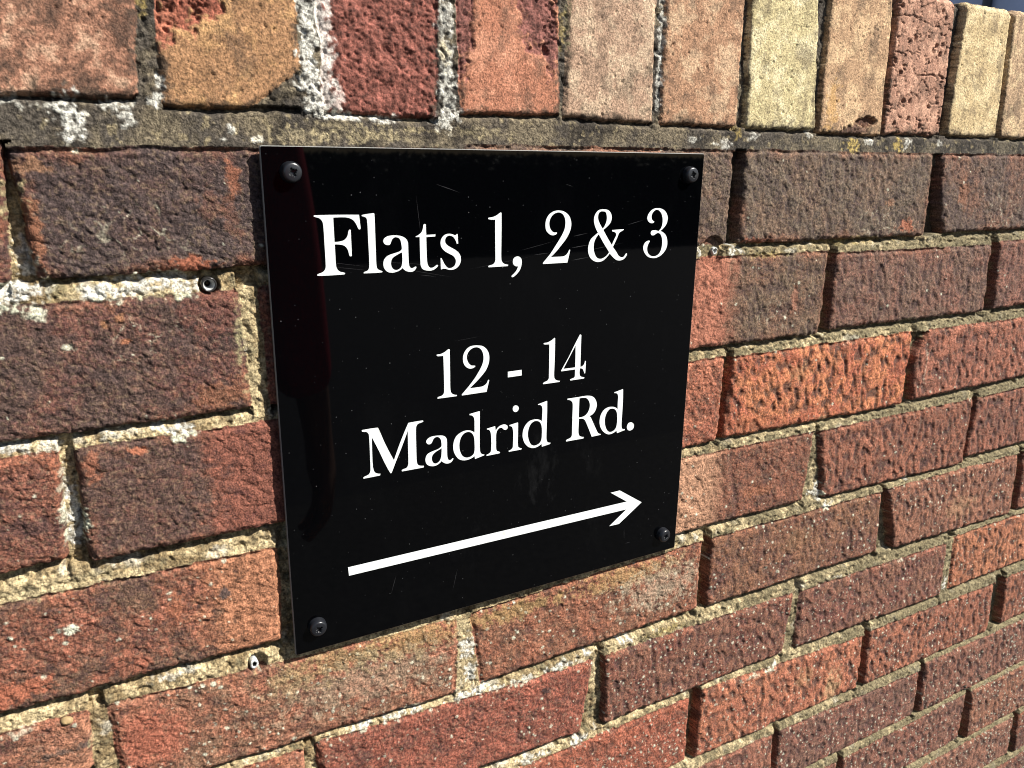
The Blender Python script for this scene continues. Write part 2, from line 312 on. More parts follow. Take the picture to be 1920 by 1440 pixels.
# ---- looks: main colour, second colour, share of the second, dents, white specks, orange rim
O = dict({
    'c1': {'a': (214, 168, 134), 'b': (186, 128, 98), 's': 0.5, 'd': 0, 'w': 0.0, 'e': 0.0, 'soot': 0.55},
    'c2': {'a': (212, 160, 100), 'b': (184, 134, 88), 's': 0.5, 'd': 0, 'w': 0.0, 'e': 0.0, 'spall': [(-32.7, 66.4, 14, 16, (164, 90, 66), 1.2, 1.0), (-40.8, 55.3, 8, 12, (176, 102, 74), 0.8, 0.8), (-20.7, 66.4, 10, 9, (164, 90, 66), 1.0, 1.0)], 'chip': [((26.6, 41.3), (0.9, 21.4))]},
    'c3': {'a': (146, 84, 70), 'b': (100, 64, 56), 's': 0.45, 'd': 0, 'w': 0.0, 'e': 0.0, 'warp': 1.4, 'off': -1.2, 'spall': [(67.3, 46.0, 40, 75, (148, 84, 70), 0.5, 1.3)], 'stain': [(37.2, 56.9, 7, 60, (226, 216, 206), 0.85), (39.7, 23.1, 10, 10, (222, 214, 205), 0.6)]},
    'c4': {'a': (218, 146, 110), 'b': (198, 126, 92), 's': 0.4, 'd': 0, 'w': 0.0, 'e': 0.0, 'spall': [(117.9, 71.6, 7, 34, (138, 84, 74), 1.2, 1.1), (167.3, 78.9, 14, 26, (142, 86, 76), 1.2, 1.1), (177.1, 62.2, 6, 20, (144, 88, 78), 1.0, 1.0)]},
    'c5': {'a': (214, 182, 148), 'b': (194, 156, 126), 's': 0.35, 'd': 0, 'w': 0.0, 'e': 0.0, 'soot': 0.15},
    'c6': {'a': (216, 176, 136), 'b': (196, 146, 108), 's': 0.4, 'd': 0, 'w': 0.0, 'e': 0.0, 'soot': 0.2},
    'c7': {'a': (236, 220, 168), 'b': (214, 196, 140), 's': 0.35, 'd': 0, 'w': 0.0, 'e': 0.0},
    'c8': {'a': (226, 186, 138), 'b': (200, 158, 116), 's': 0.35, 'd': 0, 'w': 0.0, 'e': 0.0, 'spall': [(470.4, 26.5, 13, 4, (120, 80, 60), 3.0, 0.6), (456.1, 19.3, 16, 5, (110, 80, 64), 1.0, 1.0)], 'stain': [(428.6, 35.9, 8, 20, (222, 170, 90), 0.6)]},
    'c9': {'a': (226, 170, 138), 'b': (196, 142, 114), 's': 0.45, 'd': 0, 'w': 0.0, 'e': 0.0, 'crack': 1, 'soot': 0.3},
    'c10': {'a': (234, 208, 154), 'b': (214, 186, 132), 's': 0.35, 'd': 0, 'w': 0.0, 'e': 0.0, 'soot': 0.1},
    'c11': {'a': (222, 190, 142), 'b': (200, 164, 124), 's': 0.35, 'd': 0, 'w': 0.0, 'e': 0.0, 'soot': 0.2},
    '1_z': {'a': (110, 66, 56), 'b': (150, 78, 62), 's': 0.5, 'd': 0.2, 'w': 0.1, 'e': 0.6},
    '1_b': {'a': (92, 74, 72), 'b': (104, 72, 66), 's': 0.3, 'd': 0.15, 'w': 0.05, 'e': 0.55, 'web': [(-62.3, -38.1, 22), (-55.9, -46.1, 26), (-97.6, -45.8, 16)], 'stain': [(-13.8, -15.3, 4, 12, (190, 96, 64), 0.7), (-39.7, -59.7, 14, 5, (196, 92, 58), 0.9), (-24.1, -28.5, 8, 10, (150, 84, 62), 0.4), (-16.6, -34.0, 6, 14, (150, 84, 62), 0.5), (-105.7, -41.8, 5, 22, (190, 104, 68), 0.7), (-104.8, -10.6, 8, 4, (190, 120, 84), 0.6)]},
    '1_c': {'a': (120, 96, 86), 'b': (140, 98, 84), 's': 0.35, 'd': 0.4, 'w': 0.05, 'e': 0.5},
    '1_d': {'a': (118, 96, 86), 'b': (134, 98, 84), 's': 0.4, 'd': 0.6, 'w': 0.05, 'e': 0.45, 'web': [(502.8, -49.3, 30)], 'stain': [(539.5, -56.9, 12, 6, (206, 100, 64), 0.8), (363.7, -62.5, 18, 4, (200, 100, 74), 0.8), (513.7, -36.5, 7, 4, (196, 120, 86), 0.6)]},
    '1_e': {'a': (116, 90, 84), 'b': (146, 92, 78), 's': 0.45, 'd': 0.5, 'w': 0.05, 'e': 0.4, 'web': [(679.3, -48.7, 34)], 'stain': [(615.3, -28.7, 8, 14, (186, 106, 76), 0.5)]},
    '2_a': {'a': (104, 76, 68), 'b': (136, 76, 68), 's': 0.4, 'd': 0.15, 'w': 0.12, 'e': 0.4, 'web': [(-63.7, -97.0, 24), (-47.5, -87.3, 18)], 'stain': [(-28.8, -83.3, 22, 18, (150, 72, 62), 0.5), (-27.3, -130.4, 18, 10, (184, 100, 62), 0.5), (-73.3, -83.7, 3, 2, (200, 120, 74), 0.8), (-80.8, -87.1, 2, 2, (206, 130, 80), 0.8), (-71.0, -96.3, 3, 2, (206, 110, 66), 0.8), (-109.3, -76.8, 5, 2, (220, 214, 206), 0.8), (-97.1, -96.3, 3, 2, (220, 214, 206), 0.8), (-109.1, -80.7, 4, 3, (220, 214, 206), 0.8)]},
    '2_b': {'a': (150, 70, 58), 'b': (120, 62, 54), 's': 0.4, 'd': 0.2, 'w': 0.1, 'e': 0.5},
    '2_c': {'a': (126, 96, 80), 'b': (142, 92, 74), 's': 0.4, 'd': 0.6, 'w': 0.12, 'e': 0.4, 'split': [(341.5, -1, (204, 108, 84))], 'web': [(388.9, -120.9, 24)], 'stain': [(411.2, -109.8, 5, 14, (190, 106, 84), 0.6)]},
    '2_d': {'a': (132, 92, 82), 'b': (150, 88, 78), 's': 0.45, 'd': 0.7, 'w': 0.08, 'e': 0.4, 'stain': [(612.3, -104.8, 5, 20, (186, 104, 92), 0.45)]},
    '2_e': {'a': (138, 88, 80), 'b': (160, 90, 80), 's': 0.5, 'd': 0.6, 'w': 0.1, 'e': 0.4},
    '3_a': {'a': (128, 74, 64), 'b': (158, 82, 66), 's': 0.45, 'd': 0.2, 'w': 0.25, 'e': 0.6},
    '3_b': {'a': (112, 78, 68), 'b': (126, 72, 60), 's': 0.35, 'd': 0.15, 'w': 0.06, 'e': 0.5, 'split': [(-39.7, 1, (160, 80, 66))], 'stain': [(-73.6, -154.8, 6, 2.5, (212, 106, 70), 0.9), (-95.5, -161.2, 5, 10, (196, 96, 64), 0.6)]},
    '3_c': {'a': (208, 106, 74), 'b': (180, 84, 60), 's': 0.45, 'd': 0.5, 'w': 0.15, 'e': 0.5},
    '3_d': {'a': (226, 118, 58), 'b': (200, 84, 48), 's': 0.45, 'd': 1.0, 'w': 0.15, 'e': 0.6, 'stain': [(427.5, -173.6, 14, 8, (226, 150, 90), 0.45), (383.3, -208.8, 30, 8, (222, 110, 56), 0.5)]},
    '3_e': {'a': (190, 98, 74), 'b': (168, 86, 70), 's': 0.5, 'd': 0.9, 'w': 0.12, 'e': 0.5, 'chip': [((580.2, -177.9), (595.4, -156.2))], 'stain': [(598.0, -189.1, 1.5, 24, (220, 190, 180), 0.6)]},
    '4_a': {'a': (128, 86, 70), 'b': (176, 88, 66), 's': 0.5, 'd': 0.3, 'w': 0.35, 'e': 0.6, 'split': [(-43.2, 1, (204, 118, 80))], 'stain': [(-37.2, -248.9, 4, 3.5, (70, 66, 66), 0.9), (-115.5, -249.4, 5, 4, (232, 228, 220), 1.0), (-144.2, -278.2, 22, 7, (214, 100, 64), 0.7), (-63.3, -251.1, 4, 12, (206, 106, 66), 0.6), (-88.4, -280.9, 18, 8, (200, 92, 66), 0.5)]},
    '4_b': {'a': (206, 140, 96), 'b': (176, 100, 74), 's': 0.4, 'd': 0.3, 'w': 0.3, 'e': 0.5},
    '4_c': {'a': (166, 88, 66), 'b': (140, 80, 62), 's': 0.4, 'd': 0.5, 'w': 0.3, 'e': 0.45, 'split': [(344.4, -1, (214, 142, 112))], 'stain': [(391.7, -271.8, 20, 6, (204, 106, 62), 0.5)]},
    '4_d': {'a': (178, 92, 68), 'b': (150, 80, 64), 's': 0.5, 'd': 0.9, 'w': 0.2, 'e': 0.45},
    '4_e': {'a': (172, 88, 68), 'b': (146, 80, 68), 's': 0.45, 'd': 0.9, 'w': 0.1, 'e': 0.4},
    '5_a': {'a': (206, 122, 92), 'b': (160, 84, 68), 's': 0.5, 'd': 0.3, 'w': 0.5, 'e': 0.5, 'stain': [(-127.6, -322.0, 16, 3, (92, 84, 86), 0.7)]},
    '5_b': {'a': (192, 104, 78), 'b': (168, 110, 86), 's': 0.5, 'd': 0.3, 'w': 0.95, 'e': 0.5, 'stain': [(80.9, -317.5, 44, 14, (196, 146, 80), 0.65), (29.3, -316.8, 40, 12, (190, 150, 88), 0.5), (50.2, -336.0, 70, 22, (196, 168, 150), 0.35), (-85.5, -331.9, 26, 22, (206, 92, 66), 0.7), (1.8, -319.2, 24, 14, (196, 150, 104), 0.45)]},
    '5_c': {'a': (184, 96, 68), 'b': (166, 98, 72), 's': 0.45, 'd': 0.5, 'w': 0.6, 'e': 0.4, 'stain': [(155.1, -319.0, 50, 8, (190, 142, 78), 0.7), (260.1, -317.1, 60, 10, (206, 150, 84), 0.65), (293.5, -335.6, 50, 22, (200, 176, 160), 0.5)]},
    '5_d': {'a': (162, 98, 70), 'b': (140, 78, 64), 's': 0.45, 'd': 0.7, 'w': 0.7, 'e': 0.4, 'stain': [(452.6, -330.8, 30, 12, (176, 116, 76), 0.4)]},
    '5_e': {'a': (176, 100, 76), 'b': (160, 90, 72), 's': 0.5, 'd': 0.9, 'w': 0.6, 'e': 0.4, 'stain': [(696.9, -351.8, 30, 12, (214, 156, 114), 0.35)]},
    '5_f': {'a': (176, 90, 66), 'b': (150, 80, 66), 's': 0.5, 'd': 0.9, 'w': 0.4, 'e': 0.4},
    '6_z': {'a': (206, 120, 90), 'b': (170, 86, 66), 's': 0.5, 'd': 0.3, 'w': 0.3, 'e': 0.5},
    '6_a': {'a': (186, 84, 66), 'b': (160, 76, 62), 's': 0.4, 'd': 0.3, 'w': 0.55, 'e': 0.4, 'stain': [(185.1, -394.7, 4, 3, (66, 56, 54), 0.9), (71.9, -369.1, 20, 10, (170, 110, 100), 0.5)]},
    '6_b': {'a': (158, 92, 74), 'b': (146, 72, 60), 's': 0.5, 'd': 0.8, 'w': 1.2, 'e': 0.4},
    '6_c': {'a': (158, 94, 76), 'b': (150, 76, 66), 's': 0.5, 'd': 0.8, 'w': 0.8, 'e': 0.4},
    '6_d': {'a': (206, 112, 68), 'b': (186, 96, 62), 's': 0.5, 'd': 1.0, 'w': 0.5, 'e': 0.4},
    '7_a': {'a': (204, 92, 62), 'b': (186, 84, 62), 's': 0.5, 'd': 0.4, 'w': 1.2, 'e': 0.4},
    '7_b': {'a': (212, 112, 74), 'b': (190, 92, 66), 's': 0.5, 'd': 0.9, 'w': 0.7, 'e': 0.4, 'stain': [(528.2, -514.6, 14, 24, (220, 170, 120), 0.55), (485.1, -487.1, 14, 12, (220, 150, 100), 0.5)]},
    '7_c': {'a': (190, 98, 68), 'b': (164, 84, 66), 's': 0.5, 'd': 1.0, 'w': 0.9, 'e': 0.4},
    '7_d': {'a': (184, 96, 66), 'b': (160, 84, 66), 's': 0.5, 'd': 1.0, 'w': 0.7, 'e': 0.4},
    '8_a': {'a': (186, 104, 84), 'b': (160, 84, 72), 's': 0.5, 'd': 0.7, 'w': 1.2, 'e': 0.4},
    '8_b': {'a': (140, 88, 78), 'b': (156, 82, 72), 's': 0.5, 'd': 0.8, 'w': 1.3, 'e': 0.4},
    '8_c': {'a': (158, 88, 74), 'b': (148, 84, 72), 's': 0.5, 'd': 1.0, 'w': 1.2, 'e': 0.4},
    '9_z': {'a': (166, 88, 70), 'b': (150, 80, 68), 's': 0.5, 'd': 0.8, 'w': 1.2, 'e': 0.4},
    '9_a': {'a': (150, 90, 78), 'b': (156, 80, 68), 's': 0.5, 'd': 0.9, 'w': 1.3, 'e': 0.4},
    '9_b': {'a': (176, 102, 76), 'b': (156, 88, 72), 's': 0.5, 'd': 0.9, 'w': 1.3, 'e': 0.4},
    '10_a': {'a': (170, 100, 84), 'b': (150, 88, 76), 's': 0.5, 'd': 0.9, 'w': 1.5, 'e': 0.4},
})
DARK = [((104,72,62),(150,78,62)), ((150,80,62),(110,72,62)), ((165,88,62),(120,72,60)), ((128,76,64),(165,84,62))]
def look(name, row):
    if name in O: return O[name]
    r = random.Random(name)
    if row == 'cope':
        c = r.choice([(200,152,118),(205,168,128),(196,140,96),(178,100,78),(214,192,146)])
        return dict(a=c, b=tuple(int(v*0.85) for v in c), s=0.4, d=0, w=0.0, e=0.0)
    a, b = r.choice(DARK)
    return dict(a=a, b=b, s=0.45, d=0.7, w=min(1.0, 0.15+0.12*row), e=0.5)

# ---- the grid
def spacing_axis(knots):
    """knots: (position, spacing); returns positions"""
    out = [knots[0][0]]
    while out[-1] < knots[-1][0]:
        p = out[-1]
        for (a, sa), (b, sb) in zip(knots, knots[1:]):
            if a <= p < b or (b, sb) == knots[-1]:
                t = min(1, max(0, (p - a) / (b - a))); s = sa + (sb - sa) * t; break
        for (a, sa), (b, sb) in zip(knots, knots[1:]):
            if a <= p < b:
                t = (p - a) / (b - a); s = sa + (sb - sa) * t; break
        out.append(p + s)
    return np.array(out)
gxs = spacing_axis([(-900, 12), (-230, 5), (-175, 0.62), (300, 0.8), (700, 1.1), (1000, 1.5), (1060, 6), (1400, 10), (2600, 16)])
gzs = -spacing_axis([(-121.0, 0.66), (330, 0.7), (500, 0.95), (830, 1.1), (880, 8), (1252, 14)])
gzs = gzs[gzs > -ZS * 1000 - 8]
NX, NZ = len(gxs), len(gzs)
X, Z = np.meshgrid(gxs, gzs)           # rows go down

H = np.zeros((NZ, NX)); best = np.full((NZ, NX), -99.0); bid = np.full((NZ, NX), -1, np.int32)
COL = np.zeros((NZ, NX, 3)); kind = np.zeros((NZ, NX), np.int8)   # 0 mortar, 1 brick, 2 coping
dn_above = np.full((NZ, NX), 40.0); dn_below = np.full((NZ, NX), 40.0); dn_side = np.full((NZ, NX), 40.0)
side_right = np.full((NZ, NX), 40.0)
WX = 1.35 * fbm(X, Z, 19, 4, 3, 0.55) + 0.45 * gn(X / 3.1, Z / 3.1, 9)
WZ = 1.25 * fbm(X, Z, 21, 4, 4, 0.55) + 0.45 * gn(X / 3.3, Z / 3.3, 19)
GR = fbm(X, Z, 2.8, 2, 21)             # sandy grain
FG = gn(X / 1.35, Z / 1.35, 25)        # finest grain the mesh carries
MID = fbm(X, Z, 9, 3, 31)
LOW = fbm(X, Z, 45, 3, 41)
RGH = sst(-0.35, 0.45, fbm(X, Z, 26, 2, 43))          # where the fired skin is rough
CRX = 1 - np.abs(gn((X - 0.6 * Z) / 26 + 0.25 * MID, (Z + 0.6 * X) / 9 + 0.35 * MID, 47)) * 2.2
CREASE = np.clip(CRX, 0, 1) ** 3                       # thin folds from the moulding
CRY = 1 - np.abs(gn((X + 0.8 * Z) / 19 + 0.3 * MID, (Z - 0.8 * X) / 8 + 0.3 * MID, 49)) * 2.4
CREASE = CREASE * 0.7 + 0.5 * np.clip(CRY, 0, 1) ** 4

def window(x0, x1, z0, z1):
    i0, i1 = np.searchsorted(gxs, [x0, x1]); j0, j1 = np.searchsorted(-gzs, [-z1, -z0])
    return slice(j0, j1), slice(i0, i1)

def edge(px, pz, a, b):
    ax, az = a; bx, bz = b
    ex, ez = bx - ax, bz - az; l = math.hypot(ex, ez)
    return ((px - ax) * ez - (pz - az) * ex) / l      # positive inside for clockwise quads (TL,TR,BR,BL)

def smin(a, b, k):
    h = np.clip(0.5 + 0.5 * (b - a) / k, 0, 1)
    return b + (a - b) * h - k * h * (1 - h)

for bi, (name, (row, q)) in enumerate(quads.items()):
    xs = [p[0] for p in q]; zs = [p[1] for p in q]
    W = window(min(xs) - 26, max(xs) + 26, min(zs) - 24, max(zs) + 24)
    x = X[W]; z = Z[W]
    if x.size == 0: continue
    lk = look(name, row)
    cope = row == 'cope'
    wa = lk.get('warp', 1.0)
    px = x + wa * WX[W]; pz = z + wa * WZ[W]
    eT = edge(px, pz, q[0], q[1]); eR = edge(px, pz, q[1], q[2]); eB = edge(px, pz, q[2], q[3]); eL = edge(px, pz, q[3], q[0])
    if cope: eT = eT + 50
    k = 2.5 if cope else 3.5
    sd = smin(smin(eT, eB, k), smin(eL, eR, k), k)
    for c in lk.get('chip', []):       # corner or edge broken away: half-plane through two points
        sd = smin(sd, edge(px, pz, c[0], c[1]), 1.0)
    # neighbourhood distances for the joints
    inx = (eL > -1) & (eR > -1)
    da = np.where(inx & (eB < 0), -eB, 40.0); dn_above[W] = np.minimum(dn_above[W], da)
    db = np.where(inx & (eT < 0), -eT, 40.0); dn_below[W] = np.minimum(dn_below[W], db)
    inz = (eT > -1) & (eB > -1)
    ds = np.where(inz & ((eL < 0) | (eR < 0)), np.maximum(-eL, -eR), 40.0); dn_side[W] = np.minimum(dn_side[W], ds)
    m = (sd > -1.3) & (sd >= best[W])
    if not m.any():
        continue
    r = random.Random('h' + name)
    off = lk.get('off', r.uniform(-0.8, 0.8)); tx = r.uniform(-1, 1) * 0.006; tz = r.uniform(-1, 1) * 0.012
    cx, cz = sum(xs) / 4, sum(zs) / 4
    gr = GR[W]; mid = MID[W]; low = LOW[W]
    s1 = bi % 97
    if cope:
        h = 0.4 * off + tx * (x - cx) + 0.35 * low + 0.16 * mid + 0.13 * gr + 0.12 * FG[W]
        f1, f2, rr = worley(x + 1.5 * mid, z + 1.2 * gr, 6.0, s1)
        pit = (1 - sst(0.15, 0.75 + rr * 0.7, f1 + 0.35 * gr)) * (rr > 0.62) * (0.3 + 0.7 * RGH[W])
        h = h - 0.9 * pit
        n1 = fbm(x, z, 22, 3, s1); n2 = fbm(x, z, 6, 2, s1 + 3)
        col = mix(lin(lk['a']), lin(lk['b']), sst(0.5 - lk['s'], 1.0 - lk['s'], 0.5 + 0.9 * n1 + 0.45 * n2))
        col = col * (1 + 0.16 * gr + 0.24 * fbm(x, z, 1.7, 1, s1 + 8))[..., None]
        f1, f2, r3 = worley(x, z, 2.6, s1 + 31)
        fl = (1 - sst(0.25, 0.7, f1 * (0.8 + 0.5 * r3))) * (r3 > 0.35)
        col = mix(col, col * 0.35, fl * 0.9)
        n3 = fbm(x, z, 9, 4, s1 + 21, 0.65)
        col = mix(col, col * 0.5, 0.6 * sst(0.0, 0.5, n3))
        n4 = fbm(x, z * 0.6, 17, 4, s1 + 41, 0.6)
        col = mix(col, lin((96, 78, 64)), 0.5 * sst(0.12, 0.55, n4 + 0.25 * gr))
        rim = (1 - sst(0.5, 4.5, sd + 4 * n2)) * (z < 60) + 0.6 * (1 - sst(0, 9, z - 19 + 6 * n2))
        col = mix(col, lin((84, 70, 56)), np.clip(rim, 0, 1) * 0.75 * sst(-0.3, 0.3, n3 + 0.4 * gr))
        if lk.get('soot', 0):
            so = sst(0.15, 0.75, lk['soot'] * (0.55 + n1 + 0.6 * n2) + 0.25 * gr)
            col = mix(col, lin((78, 62, 52)), so * 0.75)
    else:
        rgh = RGH[W]; dd = lk['d']
        h = off + tx * (x - cx) + tz * (z - cz) + 0.6 * low + 0.55 * mid + (0.16 + 0.26 * rgh) * gr + (0.20 + 0.20 * rgh) * FG[W]
        h = h - (1.0 - 0.75 * dd) * 0.95 * CREASE[W]
        dent = gn(x / 5.6 + 0.25 * z / 6.2 + 0.3 * mid, z / 9.5, s1) + 0.4 * gn(x / 11.0, z / 18.0, s1 + 2)
        h = h - dd * 1.3 * sst(-0.25, 0.75, dent)
        n1 = fbm(x, z, 34, 3, s1); n2 = fbm(x, z, 8, 3, s1 + 3)
        t = sst(0.5 - 0.42, 0.5 + 0.42, lk['s'] + 0.75 * n1 + 0.55 * n2 + 0.18 * gr)
        col = mix(lin(lk['a']), lin(lk['b']), t)
        col = mix(col, col * 1.35 + lin((60, 34, 20)) * 0.4, 0.5 * dd * sst(0.0, -0.4, dent))
        col = mix(col, lin((66, 50, 48)), 0.72 * dd * sst(0.0, 0.55, dent + 0.2 * gr))
        n3 = fbm(x, z, 15, 4, s1 + 21, 0.6)
        col = mix(col, lin((74, 58, 56)), 0.55 * sst(0.0, 0.5, n3) * (0.55 + 0.45 * (1 - dd)))
        col = mix(col, col * 1.3 + 0.012, 0.5 * sst(0.15, 0.5, -n3))
        ee = (1 - sst(1.0, 7.0, sd + 5 * n2)) * lk['e'] * sst(-0.3, 0.4, n1)
        col = mix(col, lin((196, 98, 58)), ee * 0.8)
        col = col * np.clip(1 + 0.36 * gr + 0.45 * fbm(x, z, 1.7, 1, s1 + 8), 0.25, 2)[..., None]
        cr = sst(0.34, 0.62, fbm(x, z, 3.0, 2, s1 + 11)) * 0.45
        col = mix(col, lin((54, 44, 42)), cr)
        hl = sst(0.12, 0.6, gn(x / 2.1, z / 2.1, s1 + 15) + 0.5 * n2)
        col = mix(col, np.maximum(col * 1.25, lin((186, 142, 122)) * 0.8), 0.42 * hl)
    for (x0, side, c) in lk.get('split', []):      # flashed end of a brick: colour on one side of a line
        t = sst(-13, 13, (x - x0 + 14 * n2 + 5 * gr + 6 * n1) * side)
        cc = lin(c) * np.clip(1 + 0.28 * gr + 0.5 * n2, 0.4, 1.8)[..., None]
        col = mix(col, 0, t) + cc * t[..., None]
    for (kx, kz, rx, rz, c, dep, rg) in lk.get('spall', []):   # flaked patches: rough, slightly sunk
        d = 1 - np.hypot((x - kx) / rx, (z - kz) / rz) + 0.35 * n2 + 0.12 * gr
        t = sst(0.0, 0.12, d)
        h = h - t * (dep + rg * (1.1 * mid + 0.55 * gr + 0.45 * FG[W] + 0.5 * CREASE[W]))
        cc = lin(c) * np.clip(1 + 0.45 * gr + 0.6 * n2, 0.3, 2)[..., None]
        t = sst(-0.08, 0.30, d + 0.25 * gr)
        col = col * (1 - t)[..., None] + cc * t[..., None]
    if lk.get('crack'):
        f1, f2, rr = worley(x + 2 * n2 * 3, z + 2 * mid, 13.0, s1)
        ck = (1 - sst(0.2, 1.3, f2 - f1)) * sst(-0.2, 0.2, n1 + 0.15)
        h = h - 1.6 * ck; col = mix(col, lin((84, 58, 50)), ck * 0.6)
        f1, f2, rr = worley(x, z, 14.0, s1 + 7)
        ht = (1 - sst(1.2, 2.4, f1 + 0.8 * gr)) * (rr > 0.6)
        h = h - 2.4 * ht
    if lk.get('web'):                              # threads of lime bloom
        for (wx, wz, wr) in lk['web']:
            near = 1 - sst(0.5, 1.1, np.hypot((x - wx) / wr, (z - wz) / (wr * 0.7)))
            f1, f2, rr = worley(x + 3.5 * mid, z + 3.5 * gn(x / 6.0, z / 6.0, 55), 12.0, s1 + 5)
            t = (1 - sst(0.25, 0.95, f2 - f1)) * near * sst(0.0, 0.35, n2 + 0.15) * (0.5 + 0.5 * sst(-0.2, 0.2, gr))
            col = mix(col, lin((205, 190, 180)), t * 0.75)
    if lk['w'] > 0:                                # pale specks of lichen
        f1, f2, rr = worley(x + 1.2 * mid, z, 5.5, s1 + 13)
        rad = 0.45 + 1.15 * _RV[((rr * 511).astype(int) * 7) & 511] ** 2
        t = (1 - sst(0.6, 1.1, (f1 + 0.25 * gr) / rad)) * (rr < 0.72 * lk['w'] * (0.6 + 1.5 * n1 + 0.6 * n2))
        col = mix(col, lin((222, 218, 210)), t * 0.9); h = h + 0.25 * t
    for (kx, kz, rx, rz, c, st) in lk.get('stain', []):
        d = 1 - np.hypot((x - kx) / rx, (z - kz) / rz) + 0.7 * n2 + 0.55 * gr
        col = mix(col, lin(c), sst(0.0, 0.5, d) * st)
    ar = 1.6 if cope else 2.6
    h = h - (1 - sst(0, ar, sd)) * (0.7 if cope else 1.4)
    H[W] = np.where(m, h, H[W])
    COL[W] = np.where(m[..., None], col, COL[W])
    kind[W] = np.where(m, 2 if cope else 1, kind[W])
    bid[W] = np.where(m, bi, bid[W])
    best[W] = np.maximum(best[W], sd)

# ---- mortar
mort = kind == 0
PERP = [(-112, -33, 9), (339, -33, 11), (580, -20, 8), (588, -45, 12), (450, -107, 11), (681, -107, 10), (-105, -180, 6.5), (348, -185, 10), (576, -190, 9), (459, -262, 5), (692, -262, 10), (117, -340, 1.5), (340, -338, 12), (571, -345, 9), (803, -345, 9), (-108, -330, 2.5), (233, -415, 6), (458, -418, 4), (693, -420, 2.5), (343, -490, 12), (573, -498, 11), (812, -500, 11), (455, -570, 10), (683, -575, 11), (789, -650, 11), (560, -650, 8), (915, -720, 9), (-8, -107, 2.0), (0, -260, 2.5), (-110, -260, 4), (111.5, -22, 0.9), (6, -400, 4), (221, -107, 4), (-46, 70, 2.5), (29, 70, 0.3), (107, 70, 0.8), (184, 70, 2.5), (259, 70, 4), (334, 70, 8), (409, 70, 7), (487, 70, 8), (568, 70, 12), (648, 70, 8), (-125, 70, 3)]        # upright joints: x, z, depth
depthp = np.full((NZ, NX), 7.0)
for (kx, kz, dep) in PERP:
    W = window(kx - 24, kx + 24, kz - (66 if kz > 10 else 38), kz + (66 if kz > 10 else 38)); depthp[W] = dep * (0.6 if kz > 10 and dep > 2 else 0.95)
tt = dn_above / (dn_above + dn_below + 1e-6)
bedd = 6.2 * (1 - sst(0.20, 0.46, tt + 0.24 * MID)) + 1.9 - 0.9 * sst(0.5, 1, tt)
is_bed = np.minimum(dn_above, dn_below) < dn_side + 0.5
top = (Z > -6) & (Z < 24) & (is_bed | (Z < 17))
bedd = np.where(top, 0.9 + 4.6 * (1 - sst(1.5, 4.5, dn_above + 1.2 * MID)), bedd)
dep = np.where(is_bed, bedd, depthp)
# soften the change between bed and upright joints
calm = np.where(top, 0.22, 1.0)
dep = dep + calm * (1.0 * MID + 0.5 * GR + 1.2 * sst(0.15, 0.6, fbm(X, Z, 5, 2, 77))) + 0.8 * LOW + 0.28 * FG - top * 1.2 * sst(6, -1, Z) * 0.6
perp_t = sst(3.5, 7, depthp) * (~is_bed)
m_n1 = fbm(X, Z, 30, 3, 81); m_n2 = fbm(X, Z, 7, 3, 85)
mc = mix(lin((204, 182, 134)), lin((150, 126, 84)), sst(-0.4, 0.4, m_n1 + 0.8 * m_n2))
mc = mix(mc, lin((206, 200, 182)), 0.6 * sst(0.28, 0.55, fbm(X, Z, 19, 4, 83, 0.6)) * (Z < -4))
mc = mix(mc, lin((120, 112, 84)), 0.55 * sst(0.15, 0.6, m_n2 + 0.4 * m_n1))
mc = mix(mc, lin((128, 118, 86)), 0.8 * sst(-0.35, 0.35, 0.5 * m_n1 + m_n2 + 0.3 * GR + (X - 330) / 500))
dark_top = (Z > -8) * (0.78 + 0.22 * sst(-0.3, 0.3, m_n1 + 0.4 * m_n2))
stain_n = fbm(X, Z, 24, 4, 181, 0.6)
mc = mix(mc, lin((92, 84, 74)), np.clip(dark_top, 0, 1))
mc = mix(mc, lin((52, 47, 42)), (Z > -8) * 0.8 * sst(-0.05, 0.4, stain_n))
mc = mix(mc, lin((58, 48, 38)), 0.8 * sst(6, 10, depthp) * (~is_bed) * (Z > -66) * (X > 240))  # deep upright joints: sooty mortar plus shade put into the colour
mc = mix(mc, lin((172, 154, 112)), (Z > -8) * is_bed * (Z < 24) * 0.5 * sst(0.3, 0.55, m_n2 + 0.3 * GR))
mc = mc * np.clip(1 + 0.38 * GR + 0.42 * fbm(X, Z, 1.7, 1, 88), 0.25, 2)[..., None]
